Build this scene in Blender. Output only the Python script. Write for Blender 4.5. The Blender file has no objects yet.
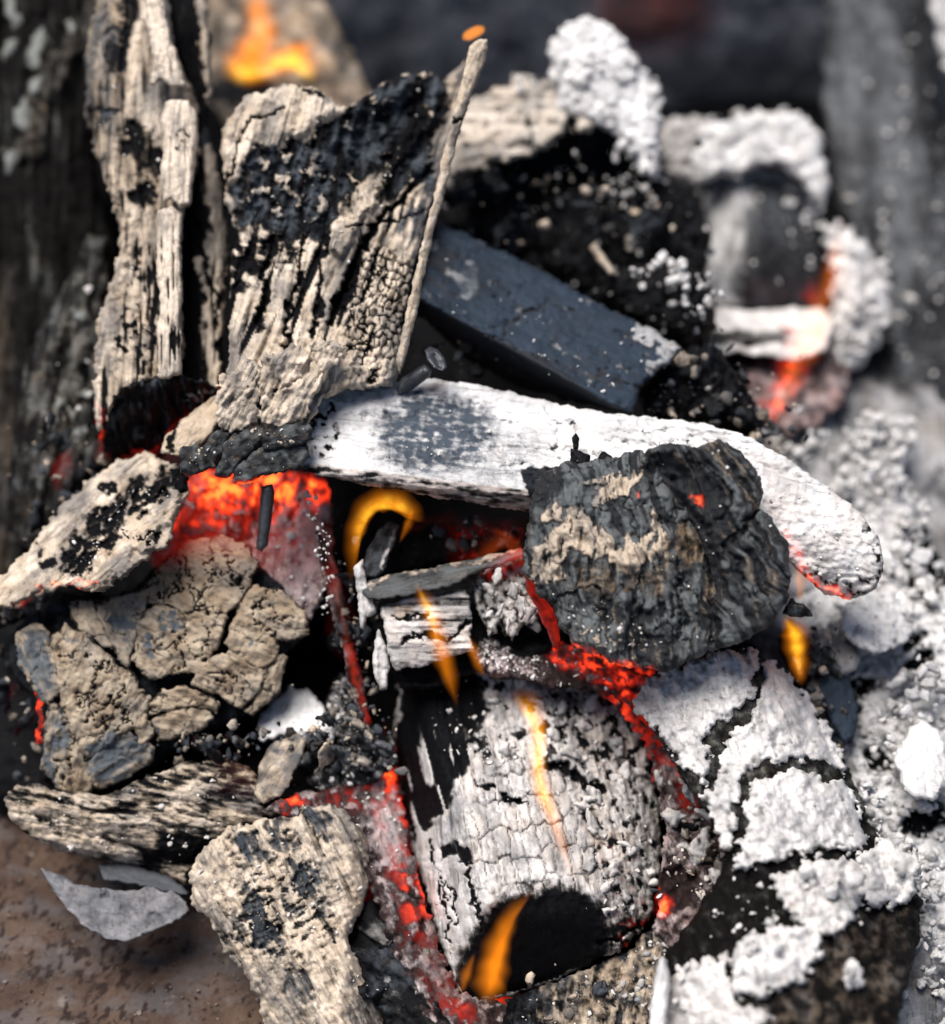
import bpy, math, random
import numpy as np
from mathutils import Vector

# ------------------------------------------------------------------ camera, sky, sun, exposure
W, H = 945, 1024
LENS, PITCH, TARGET_D = 85.0, 50.0, 1.0
sc = bpy.context.scene
FPX = W * LENS / 36.0
PXM = TARGET_D / FPX                       # metres per photo pixel at one metre
_p = math.radians(PITCH)
FWD = np.array([0, math.cos(_p), -math.sin(_p)])
UPV = np.array([0, math.sin(_p), math.cos(_p)])
RGT = np.array([1.0, 0, 0])
FLOOR_Z = 0.010
CAM = np.array([0.0, -0.62, 0.928])
cd = bpy.data.cameras.new('camera')
cd.sensor_fit = 'HORIZONTAL'; cd.sensor_width = 36; cd.lens = LENS
cd.clip_start = 0.02; cd.clip_end = 50
cd.dof.use_dof = True; cd.dof.focus_distance = 0.978; cd.dof.aperture_fstop = 2.9
cam = bpy.data.objects.new('camera', cd); sc.collection.objects.link(cam)
cam.location = CAM; cam.rotation_euler = (math.radians(90 - PITCH), 0, 0)
sc.camera = cam

SUN_EL, SUN_AZ = 73.0, -72.0               # elevation, azimuth from +Y toward +X
world = bpy.data.worlds.new('World'); sc.world = world; world.use_nodes = True
wn = world.node_tree.nodes; wl = world.node_tree.links
wn.clear()
sky = wn.new('ShaderNodeTexSky'); sky.sky_type = 'NISHITA'; sky.sun_disc = False
sky.sun_elevation = math.radians(SUN_EL); sky.sun_rotation = math.radians(SUN_AZ)
sky.air_density = 1.0; sky.dust_density = 2.5
bg = wn.new('ShaderNodeBackground'); bg.inputs[1].default_value = 0.060
wo = wn.new('ShaderNodeOutputWorld')
wl.new(sky.outputs[0], bg.inputs[0]); wl.new(bg.outputs[0], wo.inputs[0])
sd_ = bpy.data.lights.new('sun', 'SUN'); sd_.energy = 3.9; sd_.angle = math.radians(36); sd_.color = (1.0, 0.95, 0.895)
sun = bpy.data.objects.new('sun', sd_); sc.collection.objects.link(sun)
_e, _a = math.radians(SUN_EL), math.radians(SUN_AZ)
sundir = Vector((math.cos(_e) * math.sin(_a), math.cos(_e) * math.cos(_a), math.sin(_e)))
sun.rotation_euler = sundir.to_track_quat('Z', 'Y').to_euler()
sun.location = (0, 0, 2)
sc.view_settings.view_transform = 'Standard'; sc.view_settings.look = 'None'
sc.view_settings.exposure = 0.48; sc.view_settings.gamma = 1.0
sc.view_settings.use_curve_mapping = False
sc.render.engine = 'CYCLES'
sc.cycles.max_bounces = 4; sc.cycles.diffuse_bounces = 1; sc.cycles.glossy_bounces = 1; sc.cycles.use_adaptive_sampling = True; sc.cycles.adaptive_threshold = 0.03; sc.cycles.volume_bounces = 0
sc.cycles.transparent_max_bounces = 12
sc.cycles.use_denoising = True

def P(px, py, d):
    """a photo pixel and a depth along the view axis -> a point of the place (metres)"""
    px = np.asarray(px, float); py = np.asarray(py, float); d = np.asarray(d, float)
    x = (px - W / 2) / FPX * d; y = -(py - H / 2) / FPX * d
    return CAM + FWD * d[..., None] + RGT * x[..., None] + UPV * y[..., None]

def floor_d(py, z=FLOOR_Z):
    y = -(np.asarray(py, float) - H / 2) / FPX
    return (z - CAM[2]) / (FWD[2] + UPV[2] * y)

# ------------------------------------------------------------------ noise
def _hash(ix, iy, seed):
    h = (ix.astype(np.int64) * 374761393 + iy.astype(np.int64) * 668265263 + int(seed) * 2147483 + 1013904223) & 0xFFFFFFFF
    h = ((h ^ (h >> 13)) * 1274126177) & 0xFFFFFFFF
    h = ((h ^ (h >> 15)) * 2246822519) & 0xFFFFFFFF
    return h ^ (h >> 16)
def perlin(x, y, seed=0):
    x0 = np.floor(x); y0 = np.floor(y); fx = x - x0; fy = y - y0
    ix = x0.astype(np.int64); iy = y0.astype(np.int64)
    u = fx * fx * fx * (fx * (fx * 6 - 15) + 10); v = fy * fy * fy * (fy * (fy * 6 - 15) + 10)
    def g(i, j, dx, dy):
        a = _hash(i, j, seed) * (2 * math.pi / 4294967296.0)
        return np.cos(a) * dx + np.sin(a) * dy
    n00 = g(ix, iy, fx, fy); n10 = g(ix + 1, iy, fx - 1, fy)
    n01 = g(ix, iy + 1, fx, fy - 1); n11 = g(ix + 1, iy + 1, fx - 1, fy - 1)
    return 1.5 * ((n00 * (1 - u) + n10 * u) * (1 - v) + (n01 * (1 - u) + n11 * u) * v)
def fbm(x, y, octv=4, seed=0, gain=0.5):
    s = 0; a = 1; t = 0
    for i in range(octv):
        s = s + a * perlin(x * 2 ** i + i * 17.3, y * 2 ** i - i * 9.1, seed + i * 31); t += a; a *= gain
    return s / t * 1.35
def voronoi(x, y, seed=0, jit=0.9):
    x0 = np.floor(x).astype(np.int64); y0 = np.floor(y).astype(np.int64)
    f1 = np.full(x.shape, 9.0); f2 = np.full(x.shape, 9.0); cid = np.zeros(x.shape)
    for i in (-1, 0, 1):
        for j in (-1, 0, 1):
            h = _hash(x0 + i, y0 + j, seed); h2 = _hash(x0 + i, y0 + j, seed + 77)
            cx = x0 + i + 0.5 + jit * (h / 4294967296.0 - 0.5); cy = y0 + j + 0.5 + jit * (h2 / 4294967296.0 - 0.5)
            d = np.hypot(x - cx, y - cy)
            nearer = d < f1
            f2 = np.where(nearer, f1, np.minimum(f2, d)); cid = np.where(nearer, (h & 1023) / 1023.0, cid); f1 = np.where(nearer, d, f1)
    return f1, f2, cid
def sstep(a, b, x):
    t = np.clip((x - a) / (b - a), 0, 1); return t * t * (3 - 2 * t)

def poly_sd(X, Y, pts):
    """signed distance to a polygon, positive inside"""
    p = np.asarray(pts, float); q = np.roll(p, -1, axis=0)
    best = np.full(X.shape, 1e9); ins = np.zeros(X.shape, bool)
    for (ax, ay), (bx, by) in zip(p, q):
        ex, ey = bx - ax, by - ay; l2 = ex * ex + ey * ey + 1e-9
        t = np.clip(((X - ax) * ex + (Y - ay) * ey) / l2, 0, 1)
        best = np.minimum(best, (X - ax - t * ex) ** 2 + (Y - ay - t * ey) ** 2)
        c = (ay > Y) != (by > Y)
        with np.errstate(divide='ignore', invalid='ignore'):
            xi = ax + (Y - ay) * ex / (ey if ey != 0 else 1e-9)
        ins ^= c & (X < xi)
    return np.where(ins, 1, -1) * np.sqrt(best)
def line_d(X, Y, pts):
    p = np.asarray(pts, float); best = np.full(X.shape, 1e9)
    for (ax, ay), (bx, by) in zip(p[:-1], p[1:]):
        ex, ey = bx - ax, by - ay; l2 = ex * ex + ey * ey + 1e-9
        t = np.clip(((X - ax) * ex + (Y - ay) * ey) / l2, 0, 1)
        best = np.minimum(best, (X - ax - t * ex) ** 2 + (Y - ay - t * ey) ** 2)
    return np.sqrt(best)

# ------------------------------------------------------------------ depth shapes (functions of pixel -> depth)
def pl(a, b, c):
    M = np.array([[a[0], a[1], 1], [b[0], b[1], 1], [c[0], c[1], 1]], float)
    k = np.linalg.solve(M, np.array([a[2], b[2], c[2]], float))
    return lambda X, Y: k[0] * X + k[1] * Y + k[2]
def flat(d): return lambda X, Y: np.full(np.shape(X), float(d))
def smax(*fs, k=0.004):
    def f(X, Y):
        v = fs[0](X, Y)
        for g in fs[1:]:
            w = g(X, Y); h = np.clip(0.5 + 0.5 * (w - v) / k, 0, 1)
            v = v * (1 - h) + w * h + k * h * (1 - h)
        return v
    return f
def cyl(x0, y0, d0, x1, y1, d1, r0, r1=None, k=1.0):
    r1 = r0 if r1 is None else r1
    L2 = (x1 - x0) ** 2 + (y1 - y0) ** 2; L = math.sqrt(L2)
    def f(X, Y):
        t = ((X - x0) * (x1 - x0) + (Y - y0) * (y1 - y0)) / L2
        v = (-(X - x0) * (y1 - y0) + (Y - y0) * (x1 - x0)) / L
        tc = np.clip(t, -0.5, 1.5); r = r0 + (r1 - r0) * np.clip(t, 0, 1)
        q = np.clip(np.abs(v) / r, 0, 0.985)
        return d0 + (d1 - d0) * tc + k * r * PXM * (1 - np.sqrt(1 - q * q))
    return f

# ------------------------------------------------------------------ linking, naming
COL = sc.collection
ORG = {}
def tag(o, label=None, cat=None, group=None, kind=None):
    if label: o['label'] = label
    if cat: o['category'] = cat
    if group: o['group'] = group
    if kind: o['kind'] = kind
    return o
def link(o, org, parent=None):
    COL.objects.link(o); org = np.asarray(org, float); ORG[o.name] = org
    if parent is not None:
        o.parent = parent; o.location = org - ORG[parent.name]
    else: o.location = org
    return o
def thing(name, label, cat, px, py, d, group=None):
    o = bpy.data.objects.new(name, None); o.empty_display_size = 0.01
    link(o, P(px, py, d)); return tag(o, label, cat, group)
def mesh_obj(name, verts, faces, mat, parent=None, attrs=None, smooth=True, org=None):
    verts = np.asarray(verts, np.float64); faces = np.asarray(faces, np.int32)
    org = verts.mean(0) if org is None else org
    me = bpy.data.meshes.new(name)
    n, k = faces.shape
    me.vertices.add(len(verts)); me.vertices.foreach_set('co', (verts - org).astype(np.float32).ravel())
    me.loops.add(n * k); me.loops.foreach_set('vertex_index', faces.ravel())
    me.polygons.add(n); me.polygons.foreach_set('loop_start', np.arange(0, n * k, k, dtype=np.int32))
    me.polygons.foreach_set('loop_total', np.full(n, k, np.int32)) if False else None
    me.polygons.foreach_set('use_smooth', np.full(n, smooth, bool))
    me.update(calc_edges=True)
    if attrs:
        for an, (ty, arr) in attrs.items():
            a = me.attributes.new(an, ty, 'POINT')
            a.data.foreach_set({'FLOAT': 'value', 'FLOAT_VECTOR': 'vector', 'FLOAT_COLOR': 'color'}[ty], np.ascontiguousarray(arr, np.float32).ravel())
    me.materials.append(mat)
    o = bpy.data.objects.new(name, me)
    return link(o, org, parent)

# ------------------------------------------------------------------ sculpted piece of wood / char / ash
class Ctx:
    def __init__(c, X, Y, grain, seed, warp):
        c.X, c.Y, c.seed = X, Y, seed
        a = math.radians(grain); c.U = X * math.cos(a) + Y * math.sin(a); c.V = -X * math.sin(a) + Y * math.cos(a)
        c.wx = X + warp * (fbm(X / 24, Y / 24, 3, seed + 5) + .35 * fbm(X / 6, Y / 6, 2, seed + 7)); c.wy = Y + warp * (fbm(X / 24, Y / 24, 3, seed + 6) + .35 * fbm(X / 6, Y / 6, 2, seed + 8))
        z = np.zeros(X.shape); c.h = z.copy(); c.ash = z + 1; c.tint = z.copy(); c.glow = z.copy(); c.aux = z.copy()
    def n(c, s, seed=0, octv=4, st=1.0):
        return fbm(c.U / (s * st), c.V / s, octv, c.seed + seed)
    def ell(c, cx, cy, rx, ry, ang=0, soft=0.25):
        a = math.radians(ang); dx, dy = c.wx - cx, c.wy - cy
        r = np.hypot((dx * math.cos(a) + dy * math.sin(a)) / rx, (-dx * math.sin(a) + dy * math.cos(a)) / ry)
        return 1 - sstep(1 - soft, 1 + soft, r)
    def pol(c, pts, soft=5):
        return sstep(-soft, soft, poly_sd(c.wx, c.wy, pts))
    def line(c, pts, w, soft=1.0):
        return 1 - sstep(w * (1 - soft), w, line_d(c.wx, c.wy, pts)) if soft < 1 else np.clip(1 - line_d(c.wx, c.wy, pts) / w, 0, 1)
    def crack(c, pts, w=4, depth=8):
        k = 1 - sstep(w * 0.35, w, line_d(c.wx, c.wy, pts) + 0.35 * w * perlin(c.X / 9, c.Y / 9, c.seed + 55))
        c.h -= depth * k; c.ash *= 1 - k; c.aux *= 1 - k; return k
    def fibre(c, w, amp, st=12, seed=0, cut=0.25):
        n = fbm(c.U / (w * st), c.V / w + 0.5 * fbm(c.U / (w * 9), c.V / (w * 6), 2, c.seed + seed + 3), 3, c.seed + seed + 11)
        c.h += amp * n; return sstep(-cut, -cut - 0.22, n)
    def checks(c, lu, lv, depth, width=0.12, seed=0, jit=0.8):
        u = c.U / lu + 0.18 * perlin(c.U / 11, c.V / 11, c.seed + seed + 1); v = c.V / lv + 0.18 * perlin(c.U / 11, c.V / 11, c.seed + seed + 2)
        f1, f2, i = voronoi(u, v, c.seed + seed + 21, jit)
        k = 1 - sstep(width * 0.3, width, f2 - f1); c.h -= depth * k; c.h += depth * 0.5 * (i - 0.5); return k
    def lumpy(c, r, amp, seed=0):
        f1, f2, i = voronoi(c.wx / r, c.wy / r, c.seed + seed + 41, 0.95)
        c.h += amp * (np.sqrt(np.clip(1 - f1 * f1, 0, 1)) - 0.6) * (0.5 + i); return f1
    def grit(c, a=1.0):
        c.h += a * (1.5 * fbm(c.X / 14, c.Y / 14, 4, c.seed + 61) + 1.3 * (.35 - np.abs(fbm(c.X / 19, c.Y / 19, 3, c.seed + 64))) * 2)
        c.h += a * 0.7 * fbm(c.X / 5, c.Y / 5, 2, c.seed + 62)

NSEED = [0]
ZNEAR = np.full((256, 237), 9.0)            # nearest depth built so far, to leave out chips that nothing shows
def chunk(name, outline, depth, mat, paint=None, s=2.0, R=12, thick=45, drop=None, grain=90, edge=3.0, warp=8, parent=None, kind=None, label=None, soft_back=None):
    NSEED[0] += 7; seed = NSEED[0]
    o = np.asarray(outline, float)
    x0, y0 = o.min(0) - 8; x1, y1 = o.max(0) + 8
    gx = np.arange(x0, x1 + s, s); gy = np.arange(y0, y1 + s, s)
    X, Y = np.meshgrid(gx, gy)
    ex = edge * (fbm(X / 16, Y / 16, 3, seed + 1) + 0.4 * fbm(X / 5, Y / 5, 2, seed + 3)); ey = edge * (fbm(X / 16, Y / 16, 3, seed + 2) + 0.4 * fbm(X / 5, Y / 5, 2, seed + 4))
    sd = poly_sd(X + ex, Y + ey, o)
    cell = (sd[:-1, :-1] + sd[1:, :-1] + sd[:-1, 1:] + sd[1:, 1:]) > 0
    ny, nx = X.shape
    cnt = np.zeros((ny, nx), int)
    cnt[:-1, :-1] += cell; cnt[1:, :-1] += cell; cnt[:-1, 1:] += cell; cnt[1:, 1:] += cell
    used = cnt > 0
    bnd = used & (cnt < 4)
    gyy, gxx = np.gradient(sd, s)
    g2 = np.clip(gxx ** 2 + gyy ** 2, 0.25, 4)
    mv = np.where(bnd, np.clip(sd, -1.6 * s, 1.6 * s), 0)
    X = X - mv * gxx / g2; Y = Y - mv * gyy / g2
    sd = np.where(bnd, 0, np.maximum(sd, 0.15))
    idx = -np.ones((ny, nx), int); idx[used] = np.arange(used.sum())
    c = Ctx(X[used], Y[used], grain, seed, warp); c.sd = sd[used]; B = bnd[used]
    d0 = depth(c.X, c.Y)
    if paint: paint(c)
    drop = R * 0.9 if drop is None else drop
    E = np.sqrt(np.clip(1 - (1 - np.clip(c.sd / R, 0, 1)) ** 2, 0, 1))
    c.h = c.h * (0.35 + 0.65 * np.clip(c.sd / max(3.0, R * 0.3), 0, 1))
    df = d0 + (drop * (1 - E) - c.h) * PXM
    Rb = soft_back or max(R, thick * 0.9)
    Eb = np.sqrt(np.clip(1 - (1 - np.clip(c.sd / Rb, 0, 1)) ** 2, 0, 1))
    smooth_d = d0 + (drop + 0.0) * PXM
    db = np.where(B, df, np.maximum(smooth_d + thick * Eb * PXM, df + 1.2 * PXM))
    c.px, c.py, c.d = c.X, c.Y, df
    front = P(c.X, c.Y, df); nF = len(front)
    inner = ~B; bi = np.where(B, np.arange(nF), -1); bi[inner] = nF + np.arange(inner.sum())
    back = P(c.X[inner], c.Y[inner], db[inner])
    V = np.vstack([front, back])
    jj, ii = np.nonzero(cell)
    q = np.stack([idx[jj, ii], idx[jj + 1, ii], idx[jj + 1, ii + 1], idx[jj, ii + 1]], 1)
    qb = bi[q][:, ::-1]
    keep = ~np.all(B[q], axis=1)
    F = np.vstack([q, qb[keep]]) if keep.any() else q
    msk = np.stack([c.ash, c.tint, c.glow, c.aux], 1)
    gco = np.stack([c.U, c.V, df / PXM], 1) / 100.0
    mb = msk[inner].copy(); mb[:, 2] *= 0.2; mb[:, 0] *= 0.5
    gb = gco[inner].copy(); gb[:, 2] = db[inner] / PXM / 100.0
    ob = mesh_obj(name, V, F, mat, parent, {'msk': ('FLOAT_COLOR', np.clip(np.vstack([msk, mb]), 0, 1)), 'gco': ('FLOAT_VECTOR', np.vstack([gco, gb]))})
    c.front = front; c.obj = ob
    zi = (np.clip(c.Y / 4, 0, 255).astype(int), np.clip(c.X / 4, 0, 236).astype(int)); ok_ = (c.X > 0) & (c.X < W) & (c.Y > 0) & (c.Y < H)
    np.minimum.at(ZNEAR, (zi[0][ok_], zi[1][ok_]), df[ok_])
    if kind: ob['kind'] = kind
    if label: ob['label'] = label
    return c

# ------------------------------------------------------------------ little lumps, joined as one part
def ico(sub):
    t = (1 + 5 ** 0.5) / 2
    v = [(-1, t, 0), (1, t, 0), (-1, -t, 0), (1, -t, 0), (0, -1, t), (0, 1, t), (0, -1, -t), (0, 1, -t), (t, 0, -1), (t, 0, 1), (-t, 0, -1), (-t, 0, 1)]
    v = [np.array(a) / np.linalg.norm(a) for a in v]
    f = [(0, 11, 5), (0, 5, 1), (0, 1, 7), (0, 7, 10), (0, 10, 11), (1, 5, 9), (5, 11, 4), (11, 10, 2), (10, 7, 6), (7, 1, 8), (3, 9, 4), (3, 4, 2), (3, 2, 6), (3, 6, 8), (3, 8, 9), (4, 9, 5), (2, 4, 11), (6, 2, 10), (8, 6, 7), (9, 8, 1)]
    for _ in range(sub):
        cache = {}; nf = []
        def mid(a, b):
            k = (min(a, b), max(a, b))
            if k not in cache:
                m = v[a] + v[b]; v.append(m / np.linalg.norm(m)); cache[k] = len(v) - 1
            return cache[k]
        for a, b, c in f:
            x, y, z = mid(a, b), mid(b, c), mid(c, a); nf += [(a, x, z), (b, y, x), (c, z, y), (x, y, z)]
        f = nf
    return np.array(v), np.array(f)
ICO = {k: ico(k) for k in (0, 1, 2, 3)}
rng = np.random.default_rng(11)
def lumps(name, pts, rad, mat, sub=1, parent=None, rough=0.38, flat_=(0.4, 1.3), ash=(0.8, 1), tint=(0, .3), aux=(0, 0), kind='stuff', glow=None, ):
    """pts (n,3) points of the place, rad (n) metres; every lump with its own squash, turn and dents"""
    v0, f0 = ICO[sub]; n = len(pts); m = len(v0)
    if n == 0: return None
    V = np.repeat(v0[None], n, 0)
    ph = rng.uniform(0, 50, (n, 1, 3)); fr = rng.uniform(1.4, 3.6, (n, 1, 3))
    dent = (np.sin(V * fr + ph).sum(2, keepdims=True) / 3 + 0.6 * np.sin(V[:, :, [1, 2, 0]] * fr * 2.3 + ph * 1.7 + 2 * V[:, :, [2, 0, 1]]).sum(2, keepdims=True) / 3 + 0.4 * np.sin(V[:, :, [2, 0, 1]] * fr * 4.7 + ph * 2.9).sum(2, keepdims=True) / 3)
    V = V * (1 + rough * dent) * rng.uniform(flat_[0], flat_[1], (n, 1, 3))
    q = rng.normal(size=(n, 4)); q /= np.linalg.norm(q, axis=1, keepdims=True)
    w, x, y, z = q.T
    Rm = np.stack([np.stack([1 - 2 * (y * y + z * z), 2 * (x * y - z * w), 2 * (x * z + y * w)], 1), np.stack([2 * (x * y + z * w), 1 - 2 * (x * x + z * z), 2 * (y * z - x * w)], 1), np.stack([2 * (x * z - y * w), 2 * (y * z + x * w), 1 - 2 * (x * x + y * y)], 1)], 1)
    V = np.einsum('nij,nmj->nmi', Rm, V) * np.asarray(rad)[:, None, None] + np.asarray(pts)[:, None, :]
    F = (f0[None] + (np.arange(n) * m)[:, None, None]).reshape(-1, 3)
    col = np.zeros((n, m, 4))
    col[..., 0] = rng.uniform(*ash, (n, 1)); col[..., 1] = rng.uniform(*tint, (n, 1)); col[..., 3] = rng.uniform(*aux, (n, 1))
    if glow is not None: col[..., 2] = rng.uniform(*glow, (n, 1))
    V = V.reshape(-1, 3)
    o = mesh_obj(name, V, F, mat, parent, {'msk': ('FLOAT_COLOR', col.reshape(-1, 4)), 'gco': ('FLOAT_VECTOR', V / PXM / 100)})
    if kind: o['kind'] = kind
    return o
def flecks(c, n, r=(0.5, 2.0), where=None, mat=None, name='ash_flecks', parent=None, sub=0, lift=0.3, tint=(0, .2), power=2.2, **kw):
    w = (c.sd > 3).astype(float) * (1 if where is None else np.clip(where, 0, None))
    if w.sum() <= 0: return
    n = max(3, int(n * .62)); r = (r[0] * .7, r[1] * .95); power = power * 1.3; kw.setdefault('flat_', (.22, 1.35)); kw.setdefault('rough', .6)
    i = rng.choice(len(w), size=n, p=w / w.sum())
    rr = r[0] + (r[1] - r[0]) * rng.uniform(0, 1, n) ** power
    p = P(c.X[i] + rng.uniform(-1, 1, n), c.Y[i] + rng.uniform(-1, 1, n), c.d[i] - lift * rr * PXM)
    return lumps(name, p, rr * PXM, mat or M['ash_fleck'], sub, parent if parent is not None else c.obj, tint=tint, **kw)
def clump(name, spec, mat, parent=None, sub=2, **kw):
    """spec: (px, py, d, rx, ry, lump radius px, count): heaps of lumps filling small ellipsoids"""
    kw.setdefault('rough', .5); kw.setdefault('aux', (0, .3)); pts, rad = [], []
    for (x, y, d, rx, ry, r, k) in spec:
        r, k = r * .62, int(k * .8)
        u = rng.normal(size=(k, 3)); u /= np.linalg.norm(u, axis=1, keepdims=True); u *= rng.uniform(0.35, 1, (k, 1)) ** 0.5
        pts.append(P(x + u[:, 0] * rx, y + u[:, 1] * ry, d + u[:, 2] * min(rx, ry) * 0.8 * PXM)); rad.append(r * PXM * (0.25 + 1.1 * rng.uniform(0, 1, k) ** 1.7))
    return lumps(name, np.vstack(pts), np.concatenate(rad), mat, sub, parent, **kw)
def shard(px, py, L, Wd, ang, n=9, jag=0.3):
    a = np.sort(rng.uniform(0, 2 * math.pi, n) * 0.35 + np.arange(n) * 2 * math.pi / n * 1.0)
    r = 1 + jag * rng.uniform(-1, 1, n); t = math.radians(ang)
    x, y = L * np.cos(a) * r, Wd * np.sin(a) * r
    return [(px + x[i] * math.cos(t) - y[i] * math.sin(t), py + x[i] * math.sin(t) + y[i] * math.cos(t)) for i in range(n)]
# ------------------------------------------------------------------ materials
M = {}
def burnt(name, char=(.0022, .0023, .003), A=(.74, .71, .69), B=(.58, .46, .34), C=(.10, .12, .145), rough_char=0.66, rough_ash=0.95,
          edge=0.55, width=0.22, gl=1.0, fine=9.0, st=4.0, bump=0.5, mott=0.35, spec=0.05, ramp=None, pits=0.45, soot=0.5, crk=.35, crs=8.0, grain=.6, greying=.6, gcol=(.13, .14, .155)):
    m = bpy.data.materials.new(name); m.use_nodes = True; nt = m.node_tree; N = nt.nodes; L = nt.links; N.clear()
    def nd(t, **k):
        x = N.new(t)
        for a, b in k.items(): setattr(x, a, b)
        return x
    def sk(i, v):
        i.default_value = v
    def math_(op, a, b=None, c=None, clamp=False):
        x = nd('ShaderNodeMath', operation=op, use_clamp=clamp)
        for k, v in enumerate((a, b, c)):
            if v is None: continue
            if isinstance(v, (int, float)): x.inputs[k].default_value = v
            else: L.new(v, x.inputs[k])
        return x.outputs[0]
    def mixc(f, a, b, mode='MIX'):
        x = nd('ShaderNodeMix', data_type='RGBA', blend_type=mode)
        for s_, v in ((x.inputs[0], f), (x.inputs[6], a), (x.inputs[7], b)):
            if isinstance(v, (int, float)): s_.default_value = v
            elif isinstance(v, tuple): s_.default_value = (*v, 1)
            else: L.new(v, s_)
        return x.outputs[2]
    at = nd('ShaderNodeAttribute', attribute_name='msk'); sp = nd('ShaderNodeSeparateColor'); L.new(at.outputs['Color'], sp.inputs[0])
    ash, tint, glow, aux = sp.outputs[0], sp.outputs[1], sp.outputs[2], at.outputs['Alpha']
    gc = nd('ShaderNodeAttribute', attribute_name='gco')
    mp = nd('ShaderNodeMapping'); mp.inputs['Scale'].default_value = (1.0 / st, 1, 1); L.new(gc.outputs['Vector'], mp.inputs['Vector'])
    def noise(vec, scale, det=4, rough=.6):
        x = nd('ShaderNodeTexNoise'); sk(x.inputs['Scale'], scale); sk(x.inputs['Detail'], det); sk(x.inputs['Roughness'], rough); L.new(vec, x.inputs['Vector']); return x.outputs['Fac']
    nf = noise(mp.outputs[0], fine * 2.2, 5, .65)       # along the grain
    ni = noise(gc.outputs['Vector'], fine * 4.0, 4, .7)   # isotropic fine grain
    nb = noise(gc.outputs['Vector'], 3.5, 3, .6)        # broad mottling
    brk = math_('ADD', math_('MULTIPLY', math_('SUBTRACT', nf, .5), edge), math_('MULTIPLY', math_('SUBTRACT', ni, .5), edge))
    am = math_('ADD', ash, brk)
    mr = nd('ShaderNodeMapRange', interpolation_type='SMOOTHSTEP'); sk(mr.inputs['From Min'], .5 - width); sk(mr.inputs['From Max'], .5 + width); L.new(am, mr.inputs['Value'])
    mr2 = nd('ShaderNodeMapRange', interpolation_type='SMOOTHSTEP'); sk(mr2.inputs['From Min'], .05); sk(mr2.inputs['From Max'], 1.0); L.new(am, mr2.inputs['Value'])
    ashm = math_('ADD', math_('MULTIPLY', mr.outputs[0], .48), math_('MULTIPLY', mr2.outputs[0], .52), clamp=True)
    if crk > 0:      # fine shrinkage cracks in the ash skin, here and there
        wv = nd('ShaderNodeTexNoise'); sk(wv.inputs['Scale'], 14.0); sk(wv.inputs['Detail'], 2); L.new(gc.outputs['Vector'], wv.inputs['Vector'])
        va = nd('ShaderNodeVectorMath', operation='MULTIPLY_ADD'); va.inputs[1].default_value = (.09, .09, .09); L.new(wv.outputs['Color'], va.inputs[0]); L.new(gc.outputs['Vector'], va.inputs[2])
        vm = nd('ShaderNodeMapping'); vm.inputs['Scale'].default_value = (.30, 1, .6); L.new(va.outputs[0], vm.inputs['Vector'])
        vo = nd('ShaderNodeTexVoronoi', feature='DISTANCE_TO_EDGE', voronoi_dimensions='2D'); sk(vo.inputs['Scale'], crs); L.new(vm.outputs[0], vo.inputs['Vector'])
        cm_ = nd('ShaderNodeMapRange', interpolation_type='SMOOTHSTEP'); sk(cm_.inputs['From Min'], .02); sk(cm_.inputs['From Max'], .11); sk(cm_.inputs['To Min'], 1); sk(cm_.inputs['To Max'], 0); L.new(vo.outputs['Distance'], cm_.inputs['Value'])
        ck_ = nd('ShaderNodeMapRange', interpolation_type='SMOOTHSTEP'); sk(ck_.inputs['From Min'], .46); sk(ck_.inputs['From Max'], .62); L.new(noise(gc.outputs['Vector'], 4.6, 3, .6), ck_.inputs['Value'])
        ckk = math_('MULTIPLY', math_('MULTIPLY', cm_.outputs[0], ck_.outputs[0]), crk)
        ashm = math_('MULTIPLY', ashm, math_('SUBTRACT', 1.0, ckk))
    if grain > 0:    # charred lines along the wood grain
        mg = nd('ShaderNodeMapping'); mg.inputs['Scale'].default_value = (.055, 1, .5); L.new(gc.outputs['Vector'], mg.inputs['Vector'])
        g1 = nd('ShaderNodeMapRange', interpolation_type='SMOOTHSTEP'); sk(g1.inputs['From Min'], .53); sk(g1.inputs['From Max'], .66); L.new(noise(mg.outputs[0], 17.0, 4, .62), g1.inputs['Value'])
        g2 = nd('ShaderNodeMapRange', interpolation_type='SMOOTHSTEP'); sk(g2.inputs['From Min'], .38); sk(g2.inputs['From Max'], .6); L.new(noise(mp.outputs[0], 3.0, 3, .6), g2.inputs['Value'])
        ashm = math_('MULTIPLY', ashm, math_('SUBTRACT', 1.0, math_('MULTIPLY', math_('MULTIPLY', g1.outputs[0], g2.outputs[0]), grain)))
    tt = math_('ADD', tint, math_('MULTIPLY', math_('SUBTRACT', nb, .5), .7), clamp=True)
    cA = mixc(tt, A, B)
    var = math_('ADD', 1 - mott * .5, math_('MULTIPLY', math_('ADD', nf, ni), mott * .5))
    # soot of several grain sizes in the ash
    nm = noise(gc.outputs['Vector'], 9.0, 4, .65); nw = noise(mp.outputs[0], 7.0, 3, .6)
    st_ = nd('ShaderNodeMapRange', interpolation_type='SMOOTHSTEP'); sk(st_.inputs['From Min'], .28); sk(st_.inputs['From Max'], .56); sk(st_.inputs['To Min'], soot); sk(st_.inputs['To Max'], 1.0)
    L.new(math_('ADD', math_('MULTIPLY', nm, .45), math_('ADD', math_('MULTIPLY', nb, .25), math_('MULTIPLY', nw, .3))), st_.inputs['Value'])
    var = math_('MULTIPLY', var, st_.outputs[0])
    vv = nd('ShaderNodeCombineXYZ'); [L.new(var, vv.inputs[k]) for k in range(3)]
    cA = mixc(1.0, cA, vv.outputs[0], 'MULTIPLY')
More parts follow.
